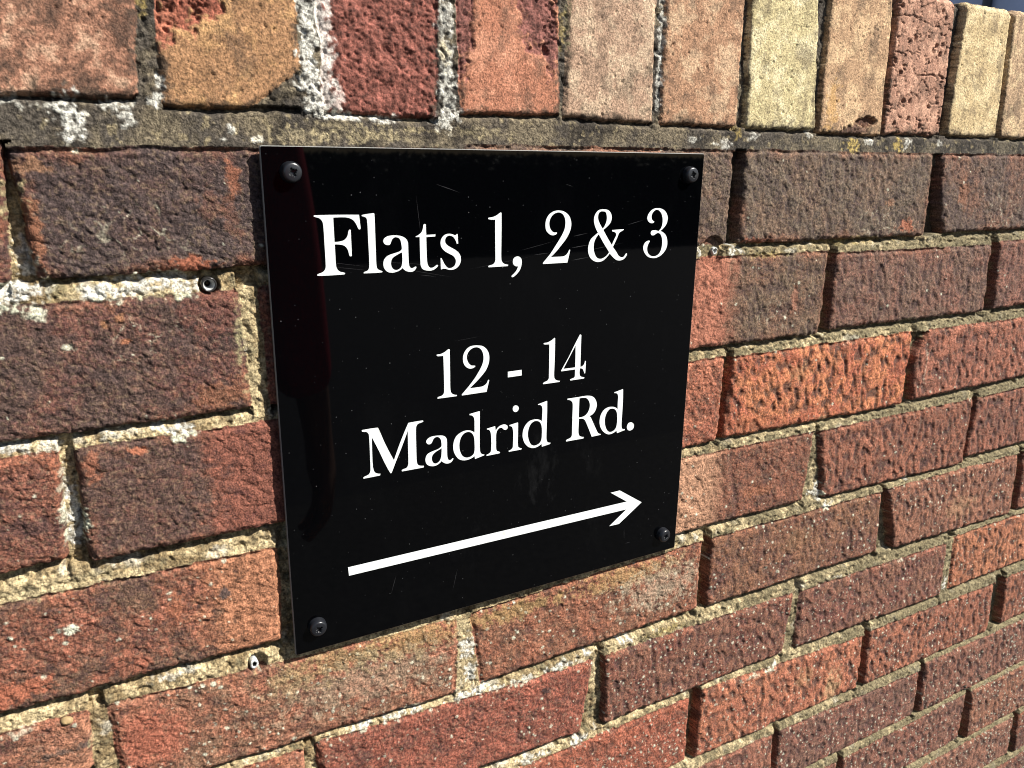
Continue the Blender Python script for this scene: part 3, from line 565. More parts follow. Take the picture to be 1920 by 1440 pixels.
# lichen and lime patches lie over joints and the brick edges beside them
LC = {'w': (222, 220, 208), 'y': (206, 176, 84), 'd': (66, 58, 50), 's': (196, 178, 132), 'g': (150, 140, 100), 'o': (198, 112, 66)}
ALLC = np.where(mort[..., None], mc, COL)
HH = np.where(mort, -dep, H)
slope = sst(0.0, 1.3, -best)
HH = np.where(~mort & (best < 0), H * (1 - slope) - dep * slope, HH)
for (kx, kz, rx, rz, c, st) in LICHEN:
    W = window(kx - rx * 1.6, kx + rx * 1.6, kz - rz * 1.6, kz + rz * 1.6)
    x = X[W]; z = Z[W]
    if x.size == 0: continue
    r = np.hypot((x - kx) / rx, (z - kz) / rz)
    d = 1 - r + 0.75 * m_n2[W] + 0.5 * GR[W]
    t = 0.9 * sst(0.12, 0.55, d) * st * (1 - sst(1.25, 1.55, r)) * (0.35 + 0.65 * sst(-0.35, 0.05, GR[W] + 0.5 * FG[W]))
    t = t * np.where(mort[W], 1.0, np.clip(1.6 - best[W] / 4.0, 0, 1) if c in 'wysg' else 1.0)
    ALLC[W] = mix(ALLC[W], lin(LC[c]) * np.clip(1 + 0.22 * GR[W], 0.5, 1.5)[..., None], t)
    if c == 'w': HH[W] = HH[W] + 0.5 * t * (0.6 + 0.6 * GR[W])
for (kx, kz, rad, dp) in PLUGS:
    W = window(kx - rad * 2, kx + rad * 2, kz - rad * 2, kz + rad * 2)
    r = np.hypot(X[W] - kx, Z[W] - kz) + 0.4 * GR[W]
    HH[W] = HH[W] * (1 - (1 - sst(rad - 0.5, rad + 0.6, r))) - dp * (1 - sst(rad - 0.5, rad + 0.6, r))
HH = np.clip(HH, -22, 4)

# albedo calibration: the colours above are as seen in full sun
luma = ALLC @ np.array([0.3, 0.55, 0.15])
ALLC = mix(ALLC, luma[..., None] * np.array([1.04, 1.0, 0.93]), np.where(kind == 1, 0.40 - 0.08 * sst(0.06, 0.18, luma), 0.16))
ALLC = np.where((kind == 1)[..., None], ALLC * mix(np.array([1.06, 0.98, 0.98]) + 0 * ALLC, np.array([0.88, 0.92, 0.78]) + 0 * ALLC, sst(0.07, 0.16, luma)), ALLC)
ALB = ALLC * 0.62
lum2 = np.maximum(ALB @ np.array([0.3, 0.55, 0.15]), 1e-3)
ALB = np.clip(ALB * ((lum2 / 0.19) ** 0.07)[..., None], 0.004, 0.72)

# ---- coping top: a second grid running back from the top row
ys = np.concatenate([[0, 0.5, 1.2, 2.2, 3.5, 5, 7, 9.5, 12.5, 16, 20, 25, 31, 38], np.linspace(48, 205, 22), [211, 215]])
kt = kind[0]; ztop = np.zeros(NX)
topoff = {}
for bi, (name, (row, q)) in enumerate(quads.items()):
    if row == 'cope': topoff[bi] = 1.6 if name in ('c9', 'c10', 'c11') else random.Random('t' + name).uniform(-2.0, 0.8)
base = np.array([topoff.get(b, -99) if k_ == 2 else -5.0 for b, k_ in zip(bid[0], kt)])
base = np.where((kt == 0) & (gxs > 555) & (gxs < 582), 0.5, base)
ztop = 120.5 + base + 0.9 * fbm(gxs, gxs * 0, 7, 3, 51) + 0.5 * gn(gxs / 2.0, gxs * 0 + 3, 52) - 0.0005 * 0
ztop = ztop - np.where(kt == 2, 1.6 * (1 - sst(0, 5, np.clip(best[0], 0, 9))), 0)
low_ = 108.0
ZZ = Z.copy()
sel = Z > low_
ZZ = np.where(sel, low_ + (Z - low_) * ((ztop[None, :] - low_) / (gzs[0] - low_)), Z)
dist_top = ztop[None, :] - ZZ
HH = HH - 2.2 * (1 - sst(0, 3.2, dist_top))
YY = 5.0 - HH

def emit(mask_kind, name, mat, parent, extra=None):
    kq = np.maximum(np.maximum(kind[:-1, :-1], kind[1:, :-1]), np.maximum(kind[:-1, 1:], kind[1:, 1:]))
    js, is_ = np.nonzero(kq == mask_kind)
    a = js * NX + is_
    qd = np.stack([a, a + NX, a + NX + 1, a + 1], 1)
    used = np.unique(qd); remap = np.full(NX * NZ, -1, np.int64); remap[used] = np.arange(len(used))
    co = np.stack([XX_.ravel()[used], YY.ravel()[used], ZZ.ravel()[used]], 1) / 1000.0
    co[:, 2] += ZS
    col = ALB.reshape(-1, 3)[used]
    return mesh_np(name, co, remap[qd], mat, parent, True, col)
XX_ = X

wall = empty("brick_wall", (0.8, 0.11, 0))
tag(wall, "old red and brown brick garden wall with a tan brick-on-edge coping, behind the black sign", "wall")
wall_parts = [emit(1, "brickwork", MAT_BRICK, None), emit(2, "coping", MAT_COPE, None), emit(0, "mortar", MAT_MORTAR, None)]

# coping top surface
TX, TY = np.meshgrid(gxs, ys)
tk = np.repeat(kt[None, :], len(ys), 0)
tz = np.repeat(ztop[None, :], len(ys), 0) + 0.8 * fbm(TX, TY, 14, 3, 61) * sst(0, 6, TY) + 0.4 * fbm(TX, TY, 4, 2, 66) * sst(0, 6, TY)
tz = tz + 1.5 * sst(0, 4, TY) - 2.0 * sst(208, 215, TY)
ty = np.repeat(YY[0][None, :], len(ys), 0) + TY * (1 - (YY[0][None, :] - 5) / 215.0 * 0.0)
cb = ALB[0][None, :, :] * np.clip(1 + 0.35 * fbm(TX, TY, 20, 3, 63) + 0.2 * fbm(TX, TY, 3, 2, 64), 0.3, 1.6)[..., None]
cb = mix(cb, lin((74, 70, 58)) * 0.6, 0.6 * sst(-0.1, 0.5, fbm(TX, TY, 28, 3, 68)) * sst(2, 20, TY))
NYT = len(ys)
kq = np.maximum(tk[:-1, :-1], tk[:-1, 1:])
for kk, nm, mt in ((2, "coping_top", MAT_COPE), (0, "coping_joint", MAT_MORTAR)):
    js, is_ = np.nonzero(kq == kk)
    a = js * NX + is_
    qd = np.stack([a, a + 1, a + NX + 1, a + NX], 1)
    used = np.unique(qd); remap = np.full(NX * NYT, -1, np.int64); remap[used] = np.arange(len(used))
    co = np.stack([TX.ravel()[used], ty.ravel()[used], tz.ravel()[used]], 1) / 1000.0; co[:, 2] += ZS
    wall_parts.append(mesh_np(nm, co, remap[qd], mt, None, True, cb.reshape(-1, 3)[used]))
# merge the top into the coping / mortar meshes so that each part is one mesh
def join(dst, src):
    bpy.context.view_layer.objects.active = dst
    for o in bpy.context.selected_objects: o.select_set(False)
    dst.select_set(True); src.select_set(True)
    bpy.ops.object.join()
join(wall_parts[1], wall_parts[3]); join(wall_parts[2], wall_parts[4])
wall_parts = wall_parts[:3]
back_mat = plain("wall_core", tuple(lin((150, 90, 70)) * 0.6), 0.95, 0.2, noise=(30.0, 0.6, 1.3))
wall_parts.append(box("back_face", (XMIN / 1000 + .002, 0.024, -0.02), (XMAX / 1000 - 0.002, 0.218, ZS + 0.108), back_mat))
bpy.context.view_layer.update()
for o in wall_parts:
    o.parent = wall; o.matrix_parent_inverse = wall.matrix_world.inverted()

# ------------------------------------------------------------------ the sign
sign = empty("sign", (0.15, 0.0, ZS - 0.3))
tag(sign, "square glossy black plate with Flats 1, 2 & 3, 12 - 14 Madrid Rd. and white arrow", "sign")
SX, SZ = -0.15, 0.3                       # sign coordinates -> local
def ring(x0, z0, x1, z1, y, r, n=5):
    out = []
    for cx, cz, a0 in ((x1 - r, z1 + r, 0), (x0 + r, z1 + r, -90), (x0 + r, z0 - r, -180), (x1 - r, z0 - r, -270)):
        pass
    for cx, cz, a0 in ((x0 + r, z0 - r, 180), (x1 - r, z0 - r, 90), (x1 - r, z1 + r, 0), (x0 + r, z1 + r, -90)):
        for k in range(n):
            a = math.radians(a0 - 90 * k / (n - 1))
            out.append(((cx + r * math.cos(a)) / 1000 + SX, y / 1000, (cz + r * math.sin(a)) / 1000 + SZ))
    return out
mplate, nt, b = new_mat("black_acrylic")
N = nt.nodes; L = nt.links
b.inputs["Roughness"].default_value = 0.025
b.inputs["Specular IOR Level"].default_value = 0.17
geo = N.new("ShaderNodeNewGeometry")
vo = N.new("ShaderNodeTexVoronoi"); vo.inputs["Scale"].default_value = 210.0
L.new(geo.outputs["Position"], vo.inputs["Vector"])
sep = N.new("ShaderNodeSeparateColor"); L.new(vo.outputs["Color"], sep.inputs[0])
r1 = N.new("ShaderNodeMapRange"); r1.inputs["From Min"].default_value = 0.0; r1.inputs["From Max"].default_value = 0.085
r1.inputs["To Min"].default_value = 1.0; r1.inputs["To Max"].default_value = 0.0
L.new(vo.outputs["Distance"], r1.inputs["Value"])
pw = N.new("ShaderNodeMath"); pw.operation = 'POWER'; pw.inputs[1].default_value = 3.0
L.new(sep.outputs[0], pw.inputs[0])
mu = N.new("ShaderNodeMath"); mu.operation = 'MULTIPLY'; L.new(r1.outputs["Result"], mu.inputs[0]); L.new(pw.outputs[0], mu.inputs[1])
# smudges: streaky film of dirt
no = N.new("ShaderNodeTexNoise"); no.inputs["Scale"].default_value = 26.0; no.inputs["Detail"].default_value = 7
no.inputs["Roughness"].default_value = 0.7
mp = N.new("ShaderNodeMapping"); mp.inputs["Scale"].default_value = (1.0, 1.0, 0.45)
L.new(geo.outputs["Position"], mp.inputs["Vector"]); L.new(mp.outputs[0], no.inputs["Vector"])
r2 = N.new("ShaderNodeMapRange"); r2.inputs["From Min"].default_value = 0.54; r2.inputs["From Max"].default_value = 0.80
r2.inputs["To Min"].default_value = 0.0; r2.inputs["To Max"].default_value = 0.006
L.new(no.outputs["Fac"], r2.inputs["Value"])
ds = N.new("ShaderNodeVectorMath"); ds.operation = 'DISTANCE'; ds.inputs[1].default_value = (0.165, 0.0, ZS - 0.235)
L.new(geo.outputs["Position"], ds.inputs[0])
r3 = N.new("ShaderNodeMapRange"); r3.inputs["From Min"].default_value = 0.0; r3.inputs["From Max"].default_value = 0.07
r3.inputs["To Min"].default_value = 3.5; r3.inputs["To Max"].default_value = 0.15
L.new(ds.outputs["Value"], r3.inputs["Value"])
m2 = N.new("ShaderNodeMath"); m2.operation = 'MULTIPLY'; L.new(r2.outputs["Result"], m2.inputs[0]); L.new(r3.outputs["Result"], m2.inputs[1])
m3 = N.new("ShaderNodeMath"); m3.operation = 'MULTIPLY_ADD'; L.new(mu.outputs[0], m3.inputs[0]); m3.inputs[1].default_value = 0.13
L.new(m2.outputs[0], m3.inputs[2])
mx = N.new("ShaderNodeMix"); mx.data_type = 'RGBA'
mx.inputs["A"].default_value = (0.0006, 0.0007, 0.0010, 1); mx.inputs["B"].default_value = (0.9, 0.92, 0.95, 1)
L.new(m3.outputs[0], mx.inputs["Factor"]); L.new(mx.outputs["Result"], b.inputs["Base Color"])

mrim = plain("plate_edge", (0.20, 0.20, 0.19), 0.35, 0.5)
r0 = ring(0.35, -0.35, 299.65, -299.65, 0.0, 0.8); rA = ring(0, 0, 300, -300, 0.35, 1.1); rB = ring(0, 0, 300, -300, 2.4, 1.1)
nr = len(r0)
v = r0 + rA + rB
f = [tuple(range(nr))[::-1], tuple(range(2 * nr, 3 * nr))]; mi = [0, 0]
for k in range(nr):
    k2 = (k + 1) % nr
    f.append((k, k2, nr + k2, nr + k)); mi.append(1)
    f.append((nr + k, nr + k2, 2 * nr + k2, 2 * nr + k)); mi.append(0 if False else 1)
plate = mesh_py("plate", v, f, [mplate, mrim], sign, midx=mi)

GLYPHS = [
    ('1', ['2604,-3560 c5111,-3587 c5176,-4315 5118,-4385 5045,-4344 4927,-4082 4766,-3868 4569,-3758 4303,-3703 c3646,-3704 c3656,-5022 3974,-5002 4212,-4930 4389,-4743 4488,-4423 4548,-4377 c4601,-4401 c4606,-5810 4543,-5840 4476,-5814 4405,-5523 4295,-5323 4099,-5201 c3659,-5151 3668,-5783 3672,-6239 3718,-6471 3861,-6643 4145,-6735 4170,-6776 4131,-6824 c2618,-6820 2605,-6761 2656,-6722 2926,-6623 3067,-6468 3102,-6242 3097,-5273 3078,-4094 3024,-3872 2886,-3727 2696,-3659 2588,-3616']),
    ('1', ['5262,-3623 5322,-3592 c5961,-3516 6001,-3549 6009,-4569 6014,-5893 6023,-6429 6076,-6616 6214,-6715 6362,-6774 6360,-6818 6299,-6841 c5260,-6832 5255,-6789 5298,-6758 5493,-6685 5579,-6539 5606,-6206 5591,-5047 5574,-3970 5536,-3791 5420,-3701 5285,-3665']),
    ('1', ['7240,-4783 7563,-4837 7831,-4981 7953,-5187 7974,-5509 7983,-6156 8011,-6533 8100,-6675 8210,-6699 8322,-6653 8390,-6622 8457,-6639 8432,-6728 8318,-6853 8168,-6903 7984,-6893 7801,-6831 7686,-6749 c7615,-6649 7400,-6791 7179,-6864 6925,-6894 6675,-6819 6502,-6640 6439,-6400 6483,-6150 6631,-5972 6849,-5865 7175,-5779 7430,-5706 7560,-5610 c7586,-5560 7576,-5391 7536,-5154 7451,-4967 7309,-4895 7165,-4890 7019,-4985 6951,-5115 6905,-5230 6831,-5301 6688,-5305 6549,-5233 6482,-5098 6523,-4950 6704,-4830 6954,-4783',
      'c7592,-5763 7601,-6103 7586,-6374 7514,-6592 7365,-6721 7182,-6755 7004,-6667 6909,-6475 6908,-6272 6978,-6090 7134,-5962 7353,-5854 7519,-5777']),
    ('1', ['8956,-4233 9023,-4194 c9097,-4230 c9115,-4823 c9697,-4809 c9684,-4928 c9113,-4942 9122,-5866 9150,-6420 9222,-6632 9352,-6743 9504,-6734 9658,-6655 9762,-6591 9830,-6622 9771,-6731 9559,-6859 9330,-6906 9066,-6877 8861,-6786 8741,-6589 8721,-6295 8708,-5676 c8705,-4928 c8465,-4919 c8455,-4878 8660,-4791 8829,-4644 8919,-4427']),
    ('1', ['10619,-4805 10812,-4846 10966,-4904 11044,-4872 c11102,-4832 c11133,-4857 c11164,-5398 c11071,-5401 11002,-5217 10868,-5021 10676,-4918 10483,-4932 10348,-5055 10308,-5226 10382,-5402 10612,-5567 10959,-5756 11192,-5942 11328,-6212 11306,-6529 11128,-6786 10872,-6914 10598,-6927 10366,-6868 10192,-6831 10096,-6854 c10026,-6878 c10008,-6202 c10066,-6205 10159,-6384 10292,-6618 10483,-6804 10677,-6825 10873,-6737 10992,-6549 10994,-6337 10859,-6137 10608,-5986 10301,-5815 10093,-5598 10019,-5353 10061,-5113 10216,-4912 10408,-4822']),
    ('1', ['13200,-3941 13462,-3912 13746,-3813 13908,-3711 14030,-3647 c14083,-3680 14092,-4511 14090,-5585 14089,-6307 14121,-6563 14227,-6714 14395,-6789 c14585,-6832 c14573,-6915 c13235,-6917 13194,-6871 13235,-6826 13522,-6751 13645,-6630 13685,-6469 13681,-5927 13664,-4854 c13654,-4057 13463,-4059 13220,-4029 13172,-3986']),
    ('1', ['15233,-6350 15447,-6427 15548,-6597 15541,-6893 15439,-7184 15229,-7432 15019,-7586 14891,-7627 14835,-7557 14995,-7418 15183,-7225 15287,-7027 c15320,-6955 15115,-6944 14965,-6826 14920,-6658 14980,-6459']),
    ('1', ['18246,-3609 18604,-3682 18926,-3892 19117,-4174 19177,-4548 19080,-4957 18846,-5361 18456,-5797 18065,-6194 c17686,-6507 18210,-6513 18662,-6504 18863,-6419 18994,-6273 19093,-6106 c19157,-6121 19072,-6504 c18973,-6919 c17152,-6921 17120,-6862 17322,-6647 17666,-6288 18051,-5780 18394,-5307 18648,-4868 18725,-4536 18713,-4201 18568,-3903 18339,-3751 18117,-3728 17854,-3814 17641,-4010 17526,-4282 17534,-4539 17642,-4781 17847,-4954 18003,-4970 18092,-4969 18107,-5029 17985,-5114 17764,-5136 17518,-5036 17314,-4826 17240,-4530 17274,-4202 17440,-3896 17719,-3701 17981,-3622']),
    ('1', ['21680,-3601 22016,-3656 22266,-3870 22346,-4178 22275,-4444 22072,-4668 c21704,-4918 22068,-5438 c22458,-5939 22653,-5537 22784,-5289 22737,-5152 22626,-5090 c22440,-5045 c22425,-4956 c23372,-4927 c23390,-4970 23209,-5050 23020,-5161 22890,-5429 22716,-5773 c22548,-6071 22851,-6406 23063,-6672 23267,-6780 23465,-6770 23581,-6656 23688,-6542 c23761,-6585 23664,-6779 23475,-6929 23182,-6994 22883,-6940 22577,-6728 c22319,-6480 22091,-6724 21765,-6943 21385,-7003 20998,-6886 20701,-6619 20565,-6227 20594,-5845 20742,-5506 21013,-5286 c21296,-5093 21080,-4754 20955,-4409 20945,-4106 21058,-3845 21306,-3643',
      '21569,-3723 21833,-3785 21940,-4016 21948,-4321 21831,-4623 c21653,-4848 21449,-4574 21293,-4304 21243,-4075 21293,-3850 21405,-3750',
      'c21362,-5191 21748,-5736 c22266,-6399 22038,-6643 21757,-6786 21518,-6806 21274,-6705 21094,-6444 20996,-6092 21012,-5746 21139,-5444']),
    ('1', ['26187,-3610 26526,-3664 26852,-3848 27061,-4171 27066,-4531 26883,-4846 c26467,-5162 26760,-5244 27043,-5495 27179,-5864 27161,-6270 26927,-6627 26529,-6894 26067,-6974 25593,-6871 25265,-6593 25113,-6265 25169,-5988 25360,-5815 25586,-5764 c25657,-5815 25505,-6041 25449,-6320 25548,-6606 25794,-6799 26109,-6854 26415,-6767 26631,-6533 26732,-6171 26725,-5766 26623,-5480 26480,-5323 26294,-5268 26144,-5324 25945,-5417 25763,-5391 25685,-5248 25767,-5112 26021,-5080 26231,-5118 c26372,-5143 26577,-4917 26658,-4640 26639,-4281 26499,-3960 26276,-3758 26067,-3714 25869,-3789 25705,-3982 25673,-4218 25763,-4398 25860,-4460 c25935,-4501 25854,-4578 25676,-4593 25439,-4488 25319,-4249 25400,-3976 25660,-3726 25932,-3622']),
    ('2', ['9676,-12047 9946,-12027 10225,-11927 10400,-11815 10506,-11781 c10547,-11814 10550,-12586 10558,-13581 10568,-14353 10637,-14598 10797,-14727 c11018,-14784 c11003,-14857 c9705,-14847 9681,-14797 9752,-14746 9981,-14694 10106,-14576 10143,-14397 10143,-13530 10129,-12702 c10111,-12143 9927,-12156 9720,-12139 9669,-12088']),
    ('2', ['12538,-11765 12830,-11839 13087,-12050 13255,-12353 13294,-12695 13240,-13028 13056,-13414 12724,-13782 12320,-14140 c11899,-14470 12357,-14476 12763,-14471 12986,-14397 13134,-14261 13226,-14084 c13294,-14110 13210,-14460 c13107,-14861 c11371,-14866 11361,-14804 11517,-14648 11881,-14288 12284,-13829 12613,-13361 12815,-12979 12887,-12650 12849,-12309 12721,-12045 12538,-11902 12320,-11853 12067,-11909 11851,-12068 11724,-12320 11734,-12587 11849,-12834 12029,-12996 12175,-13023 12302,-13054 12266,-13117 12102,-13182 11884,-13173 11668,-13047 11507,-12828 11448,-12522 11492,-12228 11636,-11979 11887,-11791 12212,-11735']),
    ('2', ['c14654,-13723 c15675,-13716 c15686,-14088 c14659,-14094']),
    ('2', ['17323,-12103 17630,-12082 17908,-11970 18086,-11866 18145,-11823 c18194,-11859 18207,-12739 18200,-13803 18197,-14447 18256,-14634 18404,-14761 c18662,-14830 c18648,-14901 c17368,-14899 17346,-14843 17425,-14781 17666,-14704 17776,-14574 17791,-14397 17782,-13399 c17762,-12218 17594,-12211 17373,-12188 17320,-12148']),
    ('2', ['20158,-11803 20221,-11802 c20278,-11850 20277,-12601 c20290,-14048 20467,-14014 20589,-13900 c20656,-13682 c20729,-13691 20726,-14099 c20712,-14544 c20640,-14558 20605,-14451 20520,-14257 20410,-14179 c20260,-14154 20258,-14592 20349,-14731 c20652,-14824 c20635,-14910 c19532,-14918 19488,-14861 19570,-14817 19779,-14770 19860,-14689 19872,-14471 c19873,-14180 c18763,-14182 c18753,-14119 c19341,-13218',
      'c19845,-12502 c18915,-14038 c19875,-14043 c19865,-13275']),
    ('3', ['4757,-16145 4810,-16118 c5746,-16116 5790,-16158 6185,-17210 c6721,-18388 7189,-17236 c7708,-16150 7763,-16123 c8682,-16113 8707,-16179 8568,-16230 8346,-16285 8239,-16431 8208,-16679 8202,-17771 8218,-18733 8270,-18928 8399,-19044 c8691,-19109 c8666,-19217 c7237,-19213 7210,-19145 7284,-19096 7506,-19046 7620,-18919 7662,-18705 7665,-17862 c7671,-16611 7251,-17608 6864,-18450 c6561,-19144 6491,-19193 c6445,-19140 6142,-18500 5814,-17684 c5366,-16665 5347,-17459 5355,-18464 5419,-18837 5537,-19004 c5822,-19102 c5789,-19206 c4754,-19216 4732,-19147 4811,-19101 5059,-19022 5178,-18864 5207,-18653 5208,-17435 5195,-16584 5161,-16402 5045,-16278 4788,-16219']),
    ('3', ['9790,-17283 10057,-17345 10228,-17485 10292,-17682 10298,-18131 10304,-18696 10348,-18930 10444,-19061 10581,-19048 10660,-18979 10730,-18976 10706,-19071 10579,-19200 10384,-19259 10189,-19223 10016,-19116 c9921,-19004 9726,-19157 9495,-19247 9227,-19235 8963,-19111 8834,-18919 8813,-18654 8919,-18413 9129,-18301 9434,-18225 9702,-18159 9876,-18059 c9915,-18009 9917,-17805 9863,-17536 9732,-17384 9561,-17338 9389,-17420 9312,-17555 9234,-17689 9101,-17748 8969,-17700 8878,-17556 8918,-17434 9108,-17300 9411,-17258',
      'c9924,-18142 9908,-18551 9866,-18806 9709,-19041 9497,-19115 9326,-19009 9246,-18807 9257,-18585 9374,-18419 9585,-18288 9778,-18210']),
    ('3', ['c11893,-16177 c12595,-16087 c12627,-16118 12625,-16849 12618,-17986 12640,-18756 12701,-18959 12823,-19066 c12966,-19114 c12946,-19165 c12288,-19299 c12248,-19091 12055,-19191 11774,-19256 11455,-19244 11138,-19103 10885,-18791 10750,-18427 10734,-18123 10795,-17796 10953,-17522 11228,-17342 11582,-17249 11898,-17281 12097,-17370 c12249,-17489 12249,-16979 12237,-16602 12178,-16406 12059,-16295 c11901,-16252',
      '11779,-17356 11978,-17426 12137,-17603 12224,-17845 12256,-18307 12248,-18726 12176,-18944 11974,-19081 11694,-19107 11416,-18962 11240,-18664 11163,-18310 11185,-17936 11305,-17617 11522,-17409']),
    ('3', ['c13155,-17357 c13747,-17286 c13791,-17623 13962,-17401 14209,-17286 14457,-17275 14646,-17374 14690,-17516 14628,-17622 14483,-17657 14357,-17579 14252,-17473 14086,-17459 13922,-17586 13833,-17841 13825,-18380 13842,-18887 13914,-19036 14081,-19116 c14136,-19180 c14082,-19222 c13131,-19236 c13122,-19169 13315,-19106 13430,-19010 13469,-18784 13465,-18127 13443,-17777 13388,-17577 13286,-17454 c13164,-17427']),
    ('3', ['c14818,-17381 c15457,-17287 c15474,-17329 15478,-18069 15483,-18855 15529,-19041 15667,-19124 c15789,-19172 c15747,-19245 c14796,-19241 c14783,-19176 14985,-19105 15089,-18985 15107,-18752 15117,-18011 15069,-17653 14983,-17504 c14827,-17441']),
    ('3', ['15277,-16082 15455,-16177 15504,-16330 15418,-16490 15250,-16531 15106,-16433 15057,-16265 15118,-16129']),
    ('3', ['c16985,-16253 c17678,-16109 17701,-16140 17720,-17242 17710,-18432 17722,-18834 17785,-19025 17899,-19113 c18057,-19151 c18028,-19235 c17372,-19325 c17343,-19099 17148,-19218 16886,-19294 16579,-19281 16271,-19128 16006,-18825 15870,-18487 15835,-18206 15901,-17824 16108,-17505 16405,-17317 16750,-17279 17056,-17330 c17322,-17489 17344,-16989 17342,-16596 17294,-16433 17183,-16332 c16995,-16293',
      '16883,-17398 17103,-17483 17262,-17685 17335,-17973 17348,-18452 17314,-18806 17187,-19025 16970,-19128 16707,-19135 16486,-18986 16327,-18681 16246,-18312 16288,-17886 16454,-17559 16667,-17416']),
    ('3', ['c19333,-16187 c20276,-16194 20662,-16184 21052,-16207 21406,-16312 21659,-16554 21794,-16876 21778,-17177 21638,-17461 21427,-17639 c21144,-17692 21302,-17792 21446,-18043 21690,-18503 21912,-18924 22032,-19099 c22253,-19204 c22242,-19261 c21485,-19281 21164,-18574 20874,-17994 20737,-17859 20561,-17794 c20336,-17790 20329,-18251 20333,-18747 20396,-18987 20531,-19105 c20788,-19185 c20780,-19288 c19351,-19280 19327,-19211 19411,-19149 19665,-19077 19788,-18925 19799,-18661 19787,-17601 19788,-16778 19757,-16550 19645,-16386 19493,-16298 c19336,-16268',
      'c20314,-16293 20309,-16965 c20318,-17681 20599,-17686 20857,-17611 21066,-17415 21192,-17130 21214,-16869 21114,-16591 20930,-16378 20667,-16297']),
    ('3', ['c23276,-16263 c24007,-16123 c24032,-16161 24068,-17082 24060,-18052 24050,-18638 24082,-18996 24174,-19129 c24371,-19173 c24390,-19243 c23694,-19368 c23631,-19161 23445,-19268 23175,-19342 22901,-19325 22574,-19147 22287,-18829 22133,-18456 22114,-18107 22206,-17737 22436,-17445 22787,-17304 23148,-17310 23425,-17396 c23640,-17562 23625,-17097 23627,-16597 23572,-16436 23453,-16344 c23284,-16321',
      '23156,-17442 23387,-17526 23560,-17744 23638,-18067 23646,-18575 23564,-18954 23346,-19154 23075,-19189 22840,-19054 22666,-18773 22569,-18408 22578,-17985 22717,-17659 22931,-17459']),
    ('3', ['24894,-18740 25098,-18839 25194,-19013 25139,-19243 24935,-19350 24746,-19331 24597,-19196 24560,-18993 24664,-18792']),
    ('A', ['c3523,-24873 c24950,-24979 c23409,-23950 c24236,-23940 c26346,-25321 c24314,-26649 c23432,-26631 c24956,-25599 c3558,-25452']),
]
def smooth_ring(s):
    pts = []; fl = []
    for t in s.split():
        c = t[0] == 'c'; a, b_ = t.lstrip('c').split(',')
        pts.append((float(a) / 100, float(b_) / 100)); fl.append(c)
    n = len(pts); out = []
    def tangent(i):
        if fl[i]: return None
        p0, p1, p2 = pts[i - 1], pts[i], pts[(i + 1) % n]
        dx, dy = p2[0] - p0[0], p2[1] - p0[1]; l = math.hypot(dx, dy) or 1
        return (dx / l, dy / l)
    for i in range(n):
        j = (i + 1) % n; p, q = pts[i], pts[j]
        l = math.hypot(q[0] - p[0], q[1] - p[1])
        if fl[i] and fl[j]:
            out.append(p); continue
        t0, t1 = tangent(i), tangent(j)
        ch = ((q[0] - p[0]) / (l or 1), (q[1] - p[1]) / (l or 1))
        if t0 is None: t0 = (2 * ch[0] - t1[0], 2 * ch[1] - t1[1])
        if t1 is None: t1 = (2 * ch[0] - t0[0], 2 * ch[1] - t0[1])
        m = max(2, min(8, int(l / 0.35)))
        for k in range(m):
            s_ = k / m; h00 = 2*s_**3 - 3*s_**2 + 1; h10 = s_**3 - 2*s_**2 + s_; h01 = -2*s_**3 + 3*s_**2; h11 = s_**3 - s_**2
            out.append((h00*p[0] + h10*l*t0[0] + h01*q[0] + h11*l*t1[0], h00*p[1] + h10*l*t0[1] + h01*q[1] + h11*l*t1[1]))
    return out
mwhite, ntw, bw = new_mat("white_vinyl")
bw.inputs["Roughness"].default_value = 0.35
nz = ntw.nodes.new("ShaderNodeTexNoise"); nz.inputs["Scale"].default_value = 300.0; nz.inputs["Detail"].default_value = 5
g2 = ntw.nodes.new("ShaderNodeNewGeometry"); ntw.links.new(g2.outputs["Position"], nz.inputs["Vector"])
cr = ntw.nodes.new("ShaderNodeValToRGB")
cr.color_ramp.elements[0].position = 0.30; cr.color_ramp.elements[0].color = (0.50, 0.52, 0.49, 1)
cr.color_ramp.elements[1].position = 0.42; cr.color_ramp.elements[1].color = (0.66, 0.70, 0.70, 1)
ntw.links.new(nz.outputs["Fac"], cr.inputs[0]); ntw.links.new(cr.outputs[0], bw.inputs["Base Color"])

def lettering(name, label, key):
    V = []; Fc = []
    for (k, rings) in GLYPHS:
        if k != key: continue
        rr = [smooth_ring(r) for r in rings]
        flat = [p for r in rr for p in r]
        tris = tessellate_polygon([[Vector((a, b_, 0)) for a, b_ in r] for r in rr])
        b0 = len(V)
        for (a, b_) in flat: V.append((a / 1000 + SX, -0.00015, b_ / 1000 + SZ))
        nf = len(flat)
        for (a, b_) in flat: V.append((a / 1000 + SX, 0.0001, b_ / 1000 + SZ))
        for t in tris:
            p = [flat[i_] for i_ in t]
            area = (p[1][0]-p[0][0])*(p[2][1]-p[0][1]) - (p[1][1]-p[0][1])*(p[2][0]-p[0][0])
            t = tuple(t) if area > 0 else tuple(t)[::-1]
            Fc.append(tuple(b0 + i_ for i_ in t))
        s0 = 0
        for r in rr:
            n = len(r)
            for k2 in range(n):
                a = b0 + s0 + k2; c = b0 + s0 + (k2 + 1) % n
                Fc.append((a, c, c + nf, a + nf))
            s0 += n
    o = mesh_py(name, V, Fc, mwhite, sign)
    o["label"] = label
    return o
lettering("lettering", "white serif line Flats 1, 2 & 3", '1')
lettering("lettering", "white serif line 12 - 14", '2')
lettering("lettering", "white serif line Madrid Rd.", '3')
lettering("arrow", "long white arrow pointing right", 'A')

